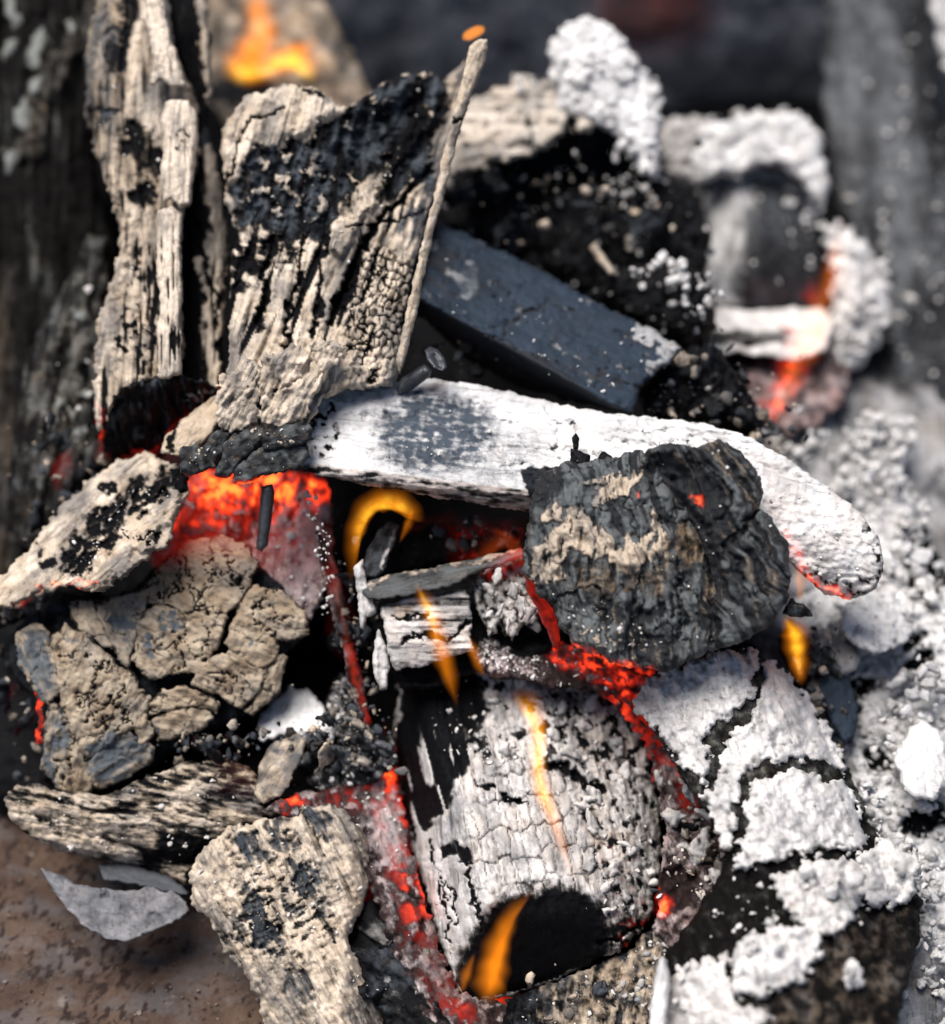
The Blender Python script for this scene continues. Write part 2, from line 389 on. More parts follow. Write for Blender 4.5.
    if pits > 0:
        pm = nd('ShaderNodeMapRange', interpolation_type='SMOOTHSTEP'); sk(pm.inputs['From Min'], .585); sk(pm.inputs['From Max'], .68); L.new(ni, pm.inputs['Value'])
        cA = mixc(math_('MULTIPLY', pm.outputs[0], pits), cA, char)
    if greying > 0:  # half-burnt skin: ash thinning to blue-grey in broad drifts along the wood
        gm = nd('ShaderNodeMapping'); gm.inputs['Scale'].default_value = (.45, 1, .7); gm.inputs['Location'].default_value = (3.1, 7.7, 1.3); L.new(gc.outputs['Vector'], gm.inputs['Vector'])
        gr_ = nd('ShaderNodeMapRange', interpolation_type='SMOOTHSTEP'); sk(gr_.inputs['From Min'], .45); sk(gr_.inputs['From Max'], .62); L.new(math_('ADD', math_('MULTIPLY', noise(gm.outputs[0], 3.2, 5, .62), .8), math_('MULTIPLY', nf, .2)), gr_.inputs['Value'])
        cA = mixc(math_('MULTIPLY', gr_.outputs[0], greying), cA, gcol)
    cc = mixc(math_('MULTIPLY', nf, .8), char, tuple(min(1, v * 2.6 + .003) for v in char))
    ax = math_('ADD', aux, math_('MULTIPLY', math_('SUBTRACT', math_('ADD', nf, ni), 1.0), .55)); 
    mx = nd('ShaderNodeMapRange', interpolation_type='SMOOTHSTEP'); sk(mx.inputs['From Min'], .12); sk(mx.inputs['From Max'], .88); L.new(ax, mx.inputs['Value'])
    cC = mixc(math_('MULTIPLY', math_('ADD', nf, nw), .5), tuple(v * .15 for v in C), tuple(min(1, v * 1.9) for v in C))
    base = mixc(ashm, cc, cA); base = mixc(mx.outputs[0], base, cC)
    bs = nd('ShaderNodeBsdfPrincipled'); L.new(base, bs.inputs['Base Color'])
    rg = nd('ShaderNodeMapRange'); sk(rg.inputs['To Min'], rough_char); sk(rg.inputs['To Max'], rough_ash); L.new(ashm, rg.inputs['Value']); L.new(rg.outputs[0], bs.inputs['Roughness'])
    sk(bs.inputs['Specular IOR Level'], spec)
    hb = math_('ADD', math_('MULTIPLY', nf, .55), math_('MULTIPLY', ni, .45)); hb = math_('ADD', hb, math_('MULTIPLY', ashm, .5))
    bp = nd('ShaderNodeBump'); sk(bp.inputs['Strength'], bump); sk(bp.inputs['Distance'], .0024); L.new(hb, bp.inputs['Height']); L.new(bp.outputs[0], bs.inputs['Normal'])
    if gl > 0:
        gg = math_('MULTIPLY', glow, math_('ADD', .75, math_('MULTIPLY', nb, .5)), clamp=True)
        gg = math_('MULTIPLY', gg, math_('ADD', .6, math_('MULTIPLY', math_('ADD', nw, nb), .42)), clamp=True)
        cr = nd('ShaderNodeValToRGB'); e = cr.color_ramp.elements
        e[0].position = .05; e[0].color = (0, 0, 0, 1); e[1].position = 1; e[1].color = (1, .20, .03, 1)
        for p_, c_ in ((.22, (.022, .001, .0006, 1)), (.45, (.13, .0045, .002, 1)), (.72, (.52, .028, .007, 1))):
            k = e.new(p_); k.color = c_
        L.new(gg, cr.inputs[0]); L.new(cr.outputs[0], bs.inputs['Emission Color']); sk(bs.inputs['Emission Strength'], gl)
    out = nd('ShaderNodeOutputMaterial'); L.new(bs.outputs[0], out.inputs[0])
    m.cycles.emission_sampling = 'NONE'; M[name] = m; return m

TAN = (.60, .49, .385); CREAM = (.70, .62, .54); WHITE = (.74, .725, .715); GREY = (.36, .37, .385)
burnt('ash_tan', greying=.72, gcol=(.105, .11, .12), A=(.82, .70, .575), B=(.48, .37, .26), C=(.062, .072, .085), bump=.7)
burnt('ash_white', greying=.45, gcol=(.22, .225, .24), grain=.2, soot=.6, crk=.3, A=(.84, .82, .81), B=(.64, .58, .53), fine=11, bump=.6, mott=.45, st=1.5)
burnt('ash_fluffy', greying=.38, gcol=(.22, .23, .25), grain=0, crk=.25, pits=.35, soot=.62, A=(.86, .85, .85), B=(.66, .60, .54), fine=9, bump=.7, mott=.5, st=1.0, edge=.4)
burnt('ash_fleck', greying=.3, crk=0, grain=0, pits=.2, soot=.7, A=(.80, .78, .77), B=(.62, .55, .47), bump=.2, mott=.2, st=1.0, edge=.1)
burnt('ash_cream', grain=.2, A=(.80, .72, .63), B=(.55, .44, .34), bump=.7, soot=.65)
burnt('plank_white', greying=.35, grain=.4, crk=.3, A=(.80, .79, .79), B=(.60, .51, .46), C=(.058, .072, .092), fine=11, bump=.5, mott=.3, st=4, soot=.72)
burnt('plank_blue', char=(.012, .014, .018), A=(.40, .40, .41), B=(.20, .22, .25), C=(.024, .036, .054), fine=8, bump=.5, rough_char=.6, spec=.14)
burnt('char_black', spec=.08, char=(.0020, .0021, .0027), A=(.55, .54, .55), B=(.30, .27, .24), C=(.05, .058, .07), rough_char=.5, bump=.6)
burnt('char_dark_log', spec=.04, char=(.003, .0027, .0026), A=(.27, .285, .27), B=(.13, .10, .075), C=(.05, .045, .045), bump=.6)
burnt('log_grey', char=(.006, .006, .007), A=(.19, .20, .215), B=(.08, .08, .082), C=(.035, .037, .042), fine=7, bump=.6, crk=.3)
burnt('char_block', char=(.004, .004, .005), A=(.62, .61, .61), B=(.42, .38, .35), C=(.05, .054, .06), fine=7, bump=.6, crk=.3)
burnt('char_grey', char=(.014, .015, .017), A=(.60, .50, .40), B=(.30, .21, .13), C=(.115, .125, .130), fine=8, st=5, bump=.7, rough_char=.5)
burnt('plate_brown', greying=.45, char=(.012, .010, .009), A=(.56, .465, .35), B=(.30, .225, .155), C=(.105, .12, .135), fine=9, bump=.6, mott=.4)
burnt('ember', char=(.016, .010, .010), A=(.55, .48, .48), B=(.36, .22, .20), C=(.06, .05, .055), gl=1.9, bump=.6, st=2)
burnt('log_white', A=(.74, .715, .70), B=(.52, .43, .36), C=(.24, .26, .28), fine=10, bump=.5, mott=.5, st=4, pits=.5)
burnt('rust', greying=.35, grain=0, crk=0, char=(.018, .012, .011), A=(.120, .080, .060), B=(.062, .041, .033), C=(.19, .16, .14), fine=10, st=1, bump=.5, mott=.6, rough_ash=.8)
burnt('wall_dark', char=(.07, .073, .08), A=(.46, .48, .52), B=(.42, .15, .12), C=(.07, .075, .085), fine=4, st=1, bump=.8)
burnt('nail_iron', char=(.012, .013, .016), A=(.08, .085, .095), B=(.05, .045, .04), C=(.03, .034, .042), fine=12, st=1, bump=.3, rough_char=.4, spec=.8)
burnt('flake_grey', char=(.05, .053, .06), A=(.29, .29, .31), B=(.17, .155, .155), C=(.07, .075, .085), fine=9, st=2, bump=.5, mott=.7, rough_char=.5)

def flame_mat(name, col, dens, noise=0.0):
    m = bpy.data.materials.new(name); m.use_nodes = True; nt = m.node_tree; nt.nodes.clear()
    em = nt.nodes.new('ShaderNodeEmission'); em.inputs[0].default_value = (*col, 1); em.inputs[1].default_value = dens
    if noise:
        tc = nt.nodes.new('ShaderNodeTexCoord'); tn = nt.nodes.new('ShaderNodeTexNoise'); tn.inputs['Scale'].default_value = noise; tn.inputs['Detail'].default_value = 2
        mr = nt.nodes.new('ShaderNodeMapRange'); mr.inputs['From Min'].default_value = .3; mr.inputs['From Max'].default_value = .7; mr.inputs['To Min'].default_value = dens * .45; mr.inputs['To Max'].default_value = dens * 1.5
        nt.links.new(tc.outputs['Object'], tn.inputs['Vector']); nt.links.new(tn.outputs['Fac'], mr.inputs['Value']); nt.links.new(mr.outputs[0], em.inputs[1])
    ab = nt.nodes.new('ShaderNodeVolumeAbsorption'); ab.inputs[0].default_value = (1, .62, .12, 1); ab.inputs[1].default_value = dens * .5   # soot in the flame
    ad = nt.nodes.new('ShaderNodeAddShader'); nt.links.new(em.outputs[0], ad.inputs[0]); nt.links.new(ab.outputs[0], ad.inputs[1])
    o = nt.nodes.new('ShaderNodeOutputMaterial'); nt.links.new(ad.outputs[0], o.inputs['Volume'])
    M[name] = m
flame_mat('flame_orange', (1.0, .27, .010), 36)
flame_mat('flame_core', (1.0, .62, .04), 55, 200)
flame_mat('flame_faint', (1.0, .22, .04), 17, 90)
flame_mat('flame_red', (1.0, .12, .012), 11)
flame_mat('flame_spark', (1.0, .33, .04), 160)
# ------------------------------------------------------------------ the setting: rusty pit floor, back wall, bed of coals
def build_floor():
    s = 0.0017
    gx = np.concatenate([np.linspace(-3, -.6, 16)[:-1], np.arange(-.6, -.241, .004), np.arange(-.24, -.02, s), np.arange(-.018, .5, .005), np.linspace(.5, 3, 16)[1:]])
    gy = np.concatenate([np.linspace(-2, -.5, 12)[:-1], np.arange(-.5, -.221, .004), np.arange(-.22, .02, s), np.arange(.022, .5, .006), np.linspace(.5, 3, 16)[1:]])
    X, Y = np.meshgrid(gx, gy); x, y = X.ravel(), Y.ravel()
    Z = .0016 * fbm(x / .05, y / .05, 4, 3) + .0009 * fbm(x / .008, y / .008, 4, 5, .6)
    V = np.stack([x, y, Z + FLOOR_Z], 1); ny, nx = X.shape; i = np.arange(ny * nx).reshape(ny, nx)
    F = np.stack([i[:-1, :-1], i[:-1, 1:], i[1:, 1:], i[1:, :-1]], -1).reshape(-1, 4)
    dens = fbm(x / .05, y / .05, 3, 12)
    spot = .9 * sstep(.08, .5, fbm(x / .0052, y / .0075, 4, 44, .65) + .4 * dens) + .4 * sstep(.1, .6, fbm(x / .0016, y / .0016, 2, 47))
    ash = 1 - spot * .95
    tint = np.clip(.45 + .8 * fbm(x / .03, y / .03, 4, 21), 0, 1)
    aux = sstep(.45, .8, fbm(x / .012, y / .012, 3, 33)) * .6
    msk = np.stack([ash, tint, 0 * x, aux], 1)
    o = mesh_obj('fire_pit_floor', V, F, M['rust'], None, {'msk': ('FLOAT_COLOR', msk), 'gco': ('FLOAT_VECTOR', V / PXM / 100)}, org=np.zeros(3))
    tag(o, 'rusty brown metal floor of the fire pit with dark spots', kind='structure')
build_floor()
_n = 620; _px = rng.uniform(-30, 300, _n); _py = 1040 - 210 * rng.uniform(0, 1, _n) ** 1.1
_g = lumps('floor_grit', P(_px, _py, floor_d(_py, FLOOR_Z + .0006)), (.5 + 2.2 * rng.uniform(0, 1, _n) ** 3) * PXM, M['rust'], 1, None, rough=.6, flat_=(.3, 1.3), ash=(0, 1), tint=(0, 1), aux=(0, 1)); tag(_g, 'grit and ash crumbs strewn on the rusty floor', 'grit')

def p_wall(c):
    c.ash = .66 + .5 * c.n(60, 1) + .25 * c.n(14, 2); c.tint = c.ell(655, 5, 55, 42, 0, .6) * 1.2; c.ash += .5 * c.tint
    c.ash -= .5 * c.ell(720, 85, 120, 30, 0, .5)
    c.ash += .15 * c.ell(560, 40, 150, 40, 0, .5)
    c.lumpy(60, 12, 3); c.h += 10 * c.n(90, 3) + 4 * c.n(20, 4)
wy = P(500, 60, 1.36)[1]
def wall_depth(X, Y):
    y = -(Y - H / 2) / FPX
    return (wy - CAM[1]) / (FWD[1] + UPV[1] * y)
cw = chunk('pit_wall', [(-420, -420), (1400, -420), (1400, 320), (-420, 320)], wall_depth, M['wall_dark'], p_wall, s=7, R=20, thick=90, edge=6)
tag(cw.obj, 'dark sooty back wall of the fire pit with a reddish patch', kind='structure')

def bed_depth(X, Y):
    fd = floor_d(Y)
    k = np.zeros(np.shape(X))
    for (x, y, rx, ry, a) in ((640, 480, 330, 260, .125), (250, 420, 230, 230, .115), (520, 820, 190, 170, .032), (860, 640, 190, 300, .045), (300, 720, 160, 110, .045), (80, 690, 170, 140, .05), (780, 240, 200, 160, .07), (830, 900, 140, 160, .05), (100, 150, 160, 260, .10)):
        r = np.hypot((X - x) / rx, (Y - y) / ry); k = np.maximum(k, a * np.clip(1.25 - r, 0, 1) ** .6)
    return fd - k + .004
def p_bed(c):
    c.ash = -.05 + .3 * c.n(30, 1); c.lumpy(46, 26, 1); c.lumpy(18, 9, 2); c.grit(1.5)
    c.tint = .3 + c.n(40, 2)
    right = sstep(720, 800, c.X + 20 * c.n(40, 5)) * sstep(330, 420, c.Y)
    c.ash = np.maximum(c.ash, right * (.75 + .5 * c.n(25, 6)))
    for (x, y, rx, ry, g) in ((140, 445, 50, 22, .35), (380, 830, 30, 80, .7), (620, 700, 40, 50, .5), (340, 620, 12, 40, .2), (500, 1010, 50, 18, .7), (470, 530, 70, 18, .14), (800, 350, 24, 50, .6), (600, 180, 30, 20, .2), (495, 190, 40, 24, .22), (8, 690, 10, 12, .3), (670, 900, 16, 16, .8)):
        c.glow = np.maximum(c.glow, g * c.ell(x, y, rx, ry, 0, .6) * (.75 + .8 * c.n(18, 9)))
cb = chunk('coal_bed', [(-250, 560), (-120, -60), (200, -90), (600, -80), (1000, -40), (1180, 300), (1180, 1180), (700, 1200), (560, 1090), (430, 1010), (330, 930), (270, 880), (170, 850), (60, 840), (-40, 790), (-140, 740)],
           bed_depth, M['char_black'], p_bed, s=4.5, R=30, thick=12, edge=10)
tag(cb.obj, 'bed of black coals and ash under the fire', kind='structure')
# ------------------------------------------------------------------ left side
# dark leaning log at the far left
t = thing('charred_log', 'dark blackened log leaning at the far left edge', 'log', 40, 560, 1.15)
def p(c):
    f = c.fibre(11, 9, 14, 1); c.grit(1.6); c.lumpy(26, 5, 4)
    c.ash = .08 + .5 * c.n(26, 3, st=3) + .25 * c.n(8, 13, st=5) + .1 * sstep(380, 520, c.Y)
    c.tint = .4 + c.n(30, 8); c.ash *= 1 - .8 * f
    br = c.line([(108, -20), (92, 25), (60, 62), (42, 92), (30, 150)], 17, .5); c.ash = np.maximum(c.ash, br * (.45 + .4 * c.n(9, 4))); c.h += 9 * br
    c.tint = np.maximum(c.tint, .75 * br)
    for x, y, rx, ry, a in ((12, 8, 6, 19, -14), (38, 46, 7, 20, 14), (10, 52, 5, 14, 25), (24, 112, 6, 16, 12), (70, 27, 6, 8, 0), (6, 160, 4, 14, -8), (14, 155, 4, 12, 8), (38, 85, 5, 9, 0)):
        k = c.ell(x, y, rx, ry, a, .35); c.ash = np.maximum(c.ash, k * 1.15); c.h += 4 * k; c.tint *= 1 - k
    le = sstep(24, 8, c.X + 4 * c.n(20, 9)) * sstep(180, 330, c.Y); c.tint = np.maximum(c.tint, le); c.ash = np.maximum(c.ash, le * (.42 + .3 * c.n(20, 2, st=3)))
chunk('body', [(-90, -50), (118, -50), (108, 40), (95, 120), (100, 200), (118, 250), (110, 330), (70, 400), (75, 470), (45, 530), (20, 580), (-90, 640)], cyl(10, -40, 1.14, 20, 600, 1.10, 118, 105, .8), M['char_dark_log'], p, s=3, R=24, thick=140, grain=92, parent=t)

# ash-flecked piece in front of it
t = thing('charred_log', 'mottled grey-brown charred piece behind the tall tan log', 'log', 50, 560, 1.1)
def p(c):
    f = c.fibre(9, 7, 7, 1); c.grit(2.2); c.lumpy(15, 5, 4)
    c.ash = .45 + .5 * c.n(16, 3, st=1.6); c.tint = .55 + .7 * c.n(22, 4); c.ash *= 1 - .75 * f
    c.ash *= .35 + .65 * c.ell(70, 380, 48, 150, 10, .5)
    for x, y, r in ((80, 313, 7), (62, 405, 6), (88, 395, 7), (82, 430, 7), (72, 412, 4), (95, 455, 9), (52, 418, 4)):
        k = c.ell(x, y, r, r * .9, 0, .35); c.ash = np.maximum(c.ash, k * 1.2); c.tint *= 1 - k; c.h += 4 * k
    c.glow = .3 * c.ell(62, 470, 8, 22, 15, .6)
c1 = chunk('body', [(28, 350), (45, 320), (70, 275), (88, 235), (108, 235), (112, 300), (104, 400), (100, 470), (60, 520), (30, 560), (8, 530), (12, 440)], cyl(80, 230, 1.085, 30, 560, 1.06, 60, 55, .8), M['char_dark_log'], p, s=2.6, R=18, thick=60, grain=100, parent=t)
flecks(c1, 40, (1.2, 5), c1.ell(80, 400, 40, 90, 0, .5), sub=1, tint=(0, .5))

# tall tan log, split along its length
t = thing('split_log', 'tall upright tan log with a bright bark strip down its side', 'log', 140, 440, 1.06)
def p(c):
    f = c.fibre(7, 5, 16, 1, .3); f2 = c.fibre(16, 6, 8, 2, .3); c.grit(1.2)
    c.ash = .86 + .6 * c.n(24, 3, st=3); c.tint = .5 + .8 * c.n(26, 4, st=2.5)
    c.ash -= .85 * f * sstep(150, 260, c.Y) + .35 * f
    c.aux = .0 * c.X
    for x, y, rx, ry, a in ((128, 20, 9, 38, 4), (120, 50, 8, 22, 0), (108, 62, 5, 14, 0), (132, 138, 9, 14, 0), (148, 155, 12, 17, 20), (143, 193, 7, 7, 0), (160, 165, 5, 14, 10), (104, 112, 10, 4, 0)):
        k = c.ell(x, y, rx, ry, a, .6); c.ash -= .75 * k * (1 + .4 * c.n(7, 5)); c.h -= 5 * k
    blk = c.pol([(143, 250), (158, 235), (166, 238), (166, 380), (146, 378), (140, 340), (146, 310)], 6)
    g = fbm(c.U / 60, c.V / 4.2, 3, c.seed + 8); c.ash -= blk * sstep(-.15, .2, g) * 1.2; c.h -= 5 * blk * sstep(-.15, .2, g)
    rough = c.ell(135, 335, 25, 30, 0, .5); g2 = c.n(7, 12); c.ash -= rough * sstep(.05, .3, g2); c.h += 4 * rough * g2
    left = sstep(150, 96, c.X + 8 * c.n(30, 16)) * sstep(260, 150, c.Y); c.aux = left * (.46 + .5 * c.n(14, 6, st=3)); c.tint += .35 * left; c.ash -= .25 * sstep(0, .4, c.n(10, 17, st=5)) * sstep(240, 120, c.Y)
    k = c.line([(112, 255), (104, 300), (98, 345), (96, 420)], 9, .6); c.h += 3 * k; c.ash += .3 * k; c.tint -= .4 * k
    c.glow = .45 * c.ell(98, 415, 4, 10, 0, .6)
    c.h += 8 * c.line([(100, 0), (95, 100), (115, 200), (125, 260)], 14)
cT = chunk('body', [(104, -50), (150, -50), (166, 0), (172, 40), (190, 85), (198, 110), (199, 150), (190, 205), (183, 218), (182, 300), (182, 374), (160, 382), (130, 388), (112, 410), (100, 432), (94, 424), (94, 380), (96, 345), (99, 315), (118, 262), (122, 228), (112, 205), (100, 165), (89, 130), (84, 90), (88, 40)],
           cyl(135, -40, 1.058, 140, 400, 1.010, 62, 50, .75), M['ash_tan'], p, s=1.8, R=14, thick=70, grain=93, edge=4.5, warp=13, parent=t)
def strip(c):
    c.fibre(4.2, 2.6, 22, 1); f = c.fibre(3, 1.2, 14, 5, .35); c.grit(.9); c.ash = 1.08 - .5 * f + .3 * c.n(14, 3, st=3); c.tint = -.05 + .4 * c.n(18, 4)
    c.ash -= .8 * c.ell(180, 140, 9, 18, 0, .7) * sstep(-.1, .3, c.n(6, 9))
    k = sstep(.25, .5, fbm(c.U / 45, c.V / 3.2, 2, c.seed + 9)) * sstep(215, 260, c.Y); c.ash -= k; c.h -= 4 * k
chunk('bark_strip', [(142, -50), (160, -50), (166, 15), (174, 45), (186, 80), (188, 86), (170, 86), (162, 80), (150, 84), (152, 60), (148, 30), (140, 20)], cyl(150, -40, 1.040, 172, 86, 1.026, 24, 22, .8), M['ash_tan'], strip, s=1.7, R=7, thick=20, grain=84, edge=2.5, parent=t)
chunk('bark_strip', [(164, 104), (172, 99), (190, 102), (197, 112), (198, 150), (193, 182), (190, 206), (180, 208), (172, 200), (164, 206), (160, 180), (163, 150), (161, 120)], cyl(180, 100, 1.024, 178, 206, 1.014, 24, 22, .8), M['ash_tan'], strip, s=1.7, R=7, thick=20, grain=92, edge=2.0, parent=t)
chunk('bark_strip', [(158, 212), (170, 206), (184, 213), (181, 250), (183, 300), (180, 318), (182, 345), (181, 374), (168, 379), (158, 378), (157, 330), (160, 300), (156, 260)], cyl(170, 206, 1.014, 170, 380, 1.000, 18, 16, .8), M['ash_tan'], strip, s=1.7, R=6, thick=20, grain=91, edge=2.0, parent=t)
def p(c):
    f = c.fibre(6, 5, 18, 1, .2); c.grit(.9)
    br = c.line([(206, 150), (216, 185), (217, 230), (213, 280), (211, 340), (214, 388)], 11, .5) + c.line([(204, -40), (206, 40), (210, 92)], 8, .5)
    br = np.maximum(br, c.line([(198, 255), (200, 275)], 5, .5)); r2 = c.line([(224, 210), (228, 260), (222, 330)], 4, .5)
    c.ash = np.clip(br * 1.15 + .7 * r2, 0, 1.1) + .25 * c.n(9, 3, st=5) - .9 * f * br; c.h += 7 * br + 4 * r2; c.tint = .35 + .6 * c.n(16, 4); c.aux = .45 * c.ell(207, 138, 7, 16, 0, .4)
    c.crack([(200, 225), (216, 300), (214, 330)], 4, 5)
    c.glow = .75 * c.line([(222, 392), (200, 408)], 8)
chunk('split_side', [(160, -50), (206, -50), (213, 92), (208, 102), (212, 148), (224, 196), (230, 258), (223, 330), (224, 388), (212, 396), (180, 388), (176, 300), (182, 215), (190, 150), (190, 100), (170, 40)], cyl(185, -40, 1.085, 205, 395, 1.03, 32, 30, .7), M['ash_tan'], p, s=1.9, R=9, thick=50, grain=90, parent=t)
def p(c):
    f = c.fibre(8, 12, 4, 1, .2); c.grit(2.4); c.lumpy(13, 5, 2); c.ash = .0 + .35 * c.n(7, 3, st=3); c.aux = .7 * sstep(.0, .5, c.n(8, 4, st=4)); c.tint = c.tint + .4
    rim = c.line([(98, 400), (103, 446)], 7) + c.line([(165, 440), (192, 418), (222, 397)], 7); c.glow = np.clip(rim * (.4 + 1.2 * c.n(9, 6)), 0, .6)
    k = c.ell(200, 395, 18, 7, -30, .5) * sstep(0, .3, c.n(6, 8)); c.ash += k
cE = chunk('burnt_end', [(97, 425), (112, 402), (130, 384), (160, 376), (185, 372), (214, 384), (226, 394), (204, 414), (182, 424), (165, 444), (140, 452), (118, 458), (102, 450)], smax(pl((100, 430, 1.025), (215, 385, 1.02), (150, 380, 1.008)), flat(1.008)), M['char_black'], p, s=1.8, R=9, thick=50, grain=80, edge=10, parent=t)
chunk('ember_core', [(95, 440), (125, 428), (172, 422), (178, 440), (160, 462), (120, 470), (95, 465)], flat(1.05), M['ember'], lambda c: (c.lumpy(14, 5), c.grit(1.5), setattr(c, 'ash', -.2 + .2 * c.n(9)), setattr(c, 'glow', np.clip(.36 * c.ell(148, 445, 26, 12, -25, .8) + .12 * c.ell(100, 450, 10, 18, 0, .5), 0, 1))), s=2.2, R=8, thick=30, parent=t)
flecks(cT, 60, (.6, 2.6), c1.X[0] * 0 + cT.ell(140, 100, 30, 60, 0, .5) + .2, tint=(0, .4))

# big upright tan stump in the middle left
t = thing('split_log', 'broad jagged tan stump with a long splinter along its right edge', 'log', 300, 440, 1.06)
def p(c):
    X, Y = c.X, c.Y
    low = sstep(205, 250, Y + .25 * (X - 300))
    f = c.fibre(13, 9 , 9, 1, .16); f2 = c.fibre(6, 3, 10, 2, .3); c.grit(1.5)
    c.tint = .22 + .7 * c.n(30, 3); c.ash = 1.0 + .35 * c.n(14, 4)
    c.ash -= low * (1.15 * f + .45 * f2)
    bl = c.pol([(248, 150), (275, 138), (310, 142), (335, 120), (348, 104), (380, 88), (402, 76), (446, 76), (446, 110), (430, 150), (420, 180), (398, 186), (370, 205), (340, 222), (318, 238), (280, 238), (262, 225), (240, 232), (230, 190)], 9)
    nz = c.n(17, 6); bl2 = bl * sstep(.62, .3, nz + .4 * c.n(6, 7) + .35 * c.ell(290, 178, 34, 26, -10, .6)); c.ash -= 1.35 * bl2; c.h -= 7 * bl2
    c.lumpy(17, 3, 3); c.h += bl * 6 * c.n(10, 9); zn = bl * (.42 + .8 * c.n(14, 41, st=2))  # zn: blue-grey sheen over the charred zone, painted into the colour
    bowl = c.ell(388, 138, 46, 30, -35, .45); c.h -= 22 * bowl; c.ash -= 1.2 * bowl; c.aux = np.maximum(.75 * bowl * sstep(-.2, .4, c.n(14, 11)), zn)
    rid = c.line([(424, 118), (402, 145), (376, 180), (350, 215), (338, 240)], 15, .55); c.h += 15 * rid; c.ash += 1.2 * rid * (1 - .3 * f2); c.tint += .15 * rid; c.aux *= 1 - rid
    c.crack([(432, 165), (405, 195), (380, 218), (362, 250), (345, 285), (330, 320)], 6, 12)
    c.crack([(345, 224), (385, 224), (430, 210)], 2.5, 5)
    c.crack([(270, 240), (266, 285), (258, 330)], 5.5, 9); c.crack([(305, 240), (296, 280), (288, 320), (286, 350)], 4, 8); c.crack([(328, 235), (318, 262), (320, 300), (312, 335)], 4.5, 8)
    blu = c.pol([(425, 160), (445, 150), (436, 200), (424, 240), (405, 250), (395, 230), (410, 190)], 8); c.aux = np.maximum(c.aux, .75 * blu * sstep(-.3, .2, c.n(9, 12, st=3)))
    chk = c.pol([(370, 240), (418, 262), (405, 345), (392, 385), (350, 385), (345, 330), (330, 300)], 10)
    u, v = c.U / 9.5, c.V / 6.5; f1, f2v, ci = voronoi(u + .3 * c.n(14, 33), v + .3 * c.n(14, 34), 55, .95); k = (1 - sstep(.05, .28, f2v - f1)) * chk; c.h -= 5 * k; c.ash -= .75 * k; c.h += 4 * chk * (ci - .5)
    lump = c.pol([(222, 150), (228, 112), (255, 92), (300, 84), (335, 100), (330, 118), (300, 135), (262, 150), (250, 200), (240, 205)], 8); c.h += 10 * lump; c.ash += .5 * lump
    c.crack([(228, 185), (234, 150), (250, 122), (285, 103)], 3, 6); c.crack([(302, 90), (326, 96)], 5, 8)
    dk = c.pol([(228, 235), (300, 240), (292, 262), (268, 270), (240, 300), (230, 290)], 9) * sstep(.3, -.1, c.n(12, 15)); c.ash -= dk; c.h -= 6 * dk
    c.crack([(262, 380), (300, 372), (340, 350), (375, 340)], 2.2, 4); c.crack([(300, 410), (330, 388), (352, 360)], 2.2, 4)
    lowp = sstep(345, 370, Y); c.ash += .8 * lowp
cS = chunk('body', [(221, 150), (226, 118), (248, 96), (285, 84), (312, 86), (330, 96), (342, 108), (355, 102), (378, 86), (402, 75), (424, 71), (441, 82), (452, 72), (466, 60), (470, 80), (462, 108), (450, 150), (443, 190), (432, 222), (421, 270), (412, 310), (405, 345), (394, 386), (345, 392), (322, 400), (306, 432), (268, 438), (240, 420), (226, 380), (231, 320), (233, 262), (236, 236), (226, 200)],
           smax(cyl(310, 60, 1.032, 320, 420, 0.990, 130, 120, .45), pl((440, 100, 1.048), (405, 340, 1.008), (300, 300, .955)), k=.01), M['ash_tan'], p, s=1.7, R=13, thick=85, grain=106, edge=4, parent=t)
def p(c):
    c.fibre(3.5, 2, 14, 1); c.grit(.8); c.ash = .95 + .4 * c.n(9, 3, st=2); c.tint = .45 + .6 * c.n(14, 4); c.crack([(452, 118), (460, 122)], 2, 4)
chunk('splinter', [(470, 46), (478, 38), (487, 40), (488, 50), (478, 82), (466, 112), (455, 148), (446, 190), (436, 222), (426, 268), (417, 312), (408, 350), (400, 375), (396, 360), (405, 318), (416, 268), (427, 222), (438, 180), (444, 150), (454, 112), (462, 80)], pl((480, 45, 1.012), (440, 190, 1.002), (405, 350, .993)), M['ash_tan'], p, s=1.5, R=5, thick=22, grain=106, edge=1.8, parent=t)
def plate_tan(c):
    f = c.fibre(7, 5, 6, 1, .25); c.grit(1.6); c.h += 5 * c.n(22, 9); c.crack([(262, 400), (290, 385), (320, 352)], 2.2, 5); c.crack([(270, 360), (285, 390), (280, 420)], 1.8, 4); c.crack([(225, 410), (245, 395), (258, 372)], 2, 4); c.ash = 1.02 - .5 * f + .35 * c.n(10, 3); c.tint = .25 + .6 * c.n(20, 4)
for pts, d in (([(262, 358), (290, 345), (308, 350), (325, 372), (318, 395), (304, 420), (275, 428), (262, 420), (258, 390)], .980),
               ([(222, 378), (246, 362), (262, 364), (260, 392), (258, 424), (238, 432), (222, 430), (214, 412)], .983),
               ([(312, 345), (330, 335), (345, 350), (328, 372), (318, 372)], .981)):
    chunk('bark_plate', pts, flat(d), M['ash_tan'], plate_tan, s=1.6, R=5, thick=16, grain=118, edge=6, parent=t)
flecks(cS, 90, (.5, 2.4), cS.ell(320, 170, 90, 60, -20, .4) + .1, tint=(0, .5))
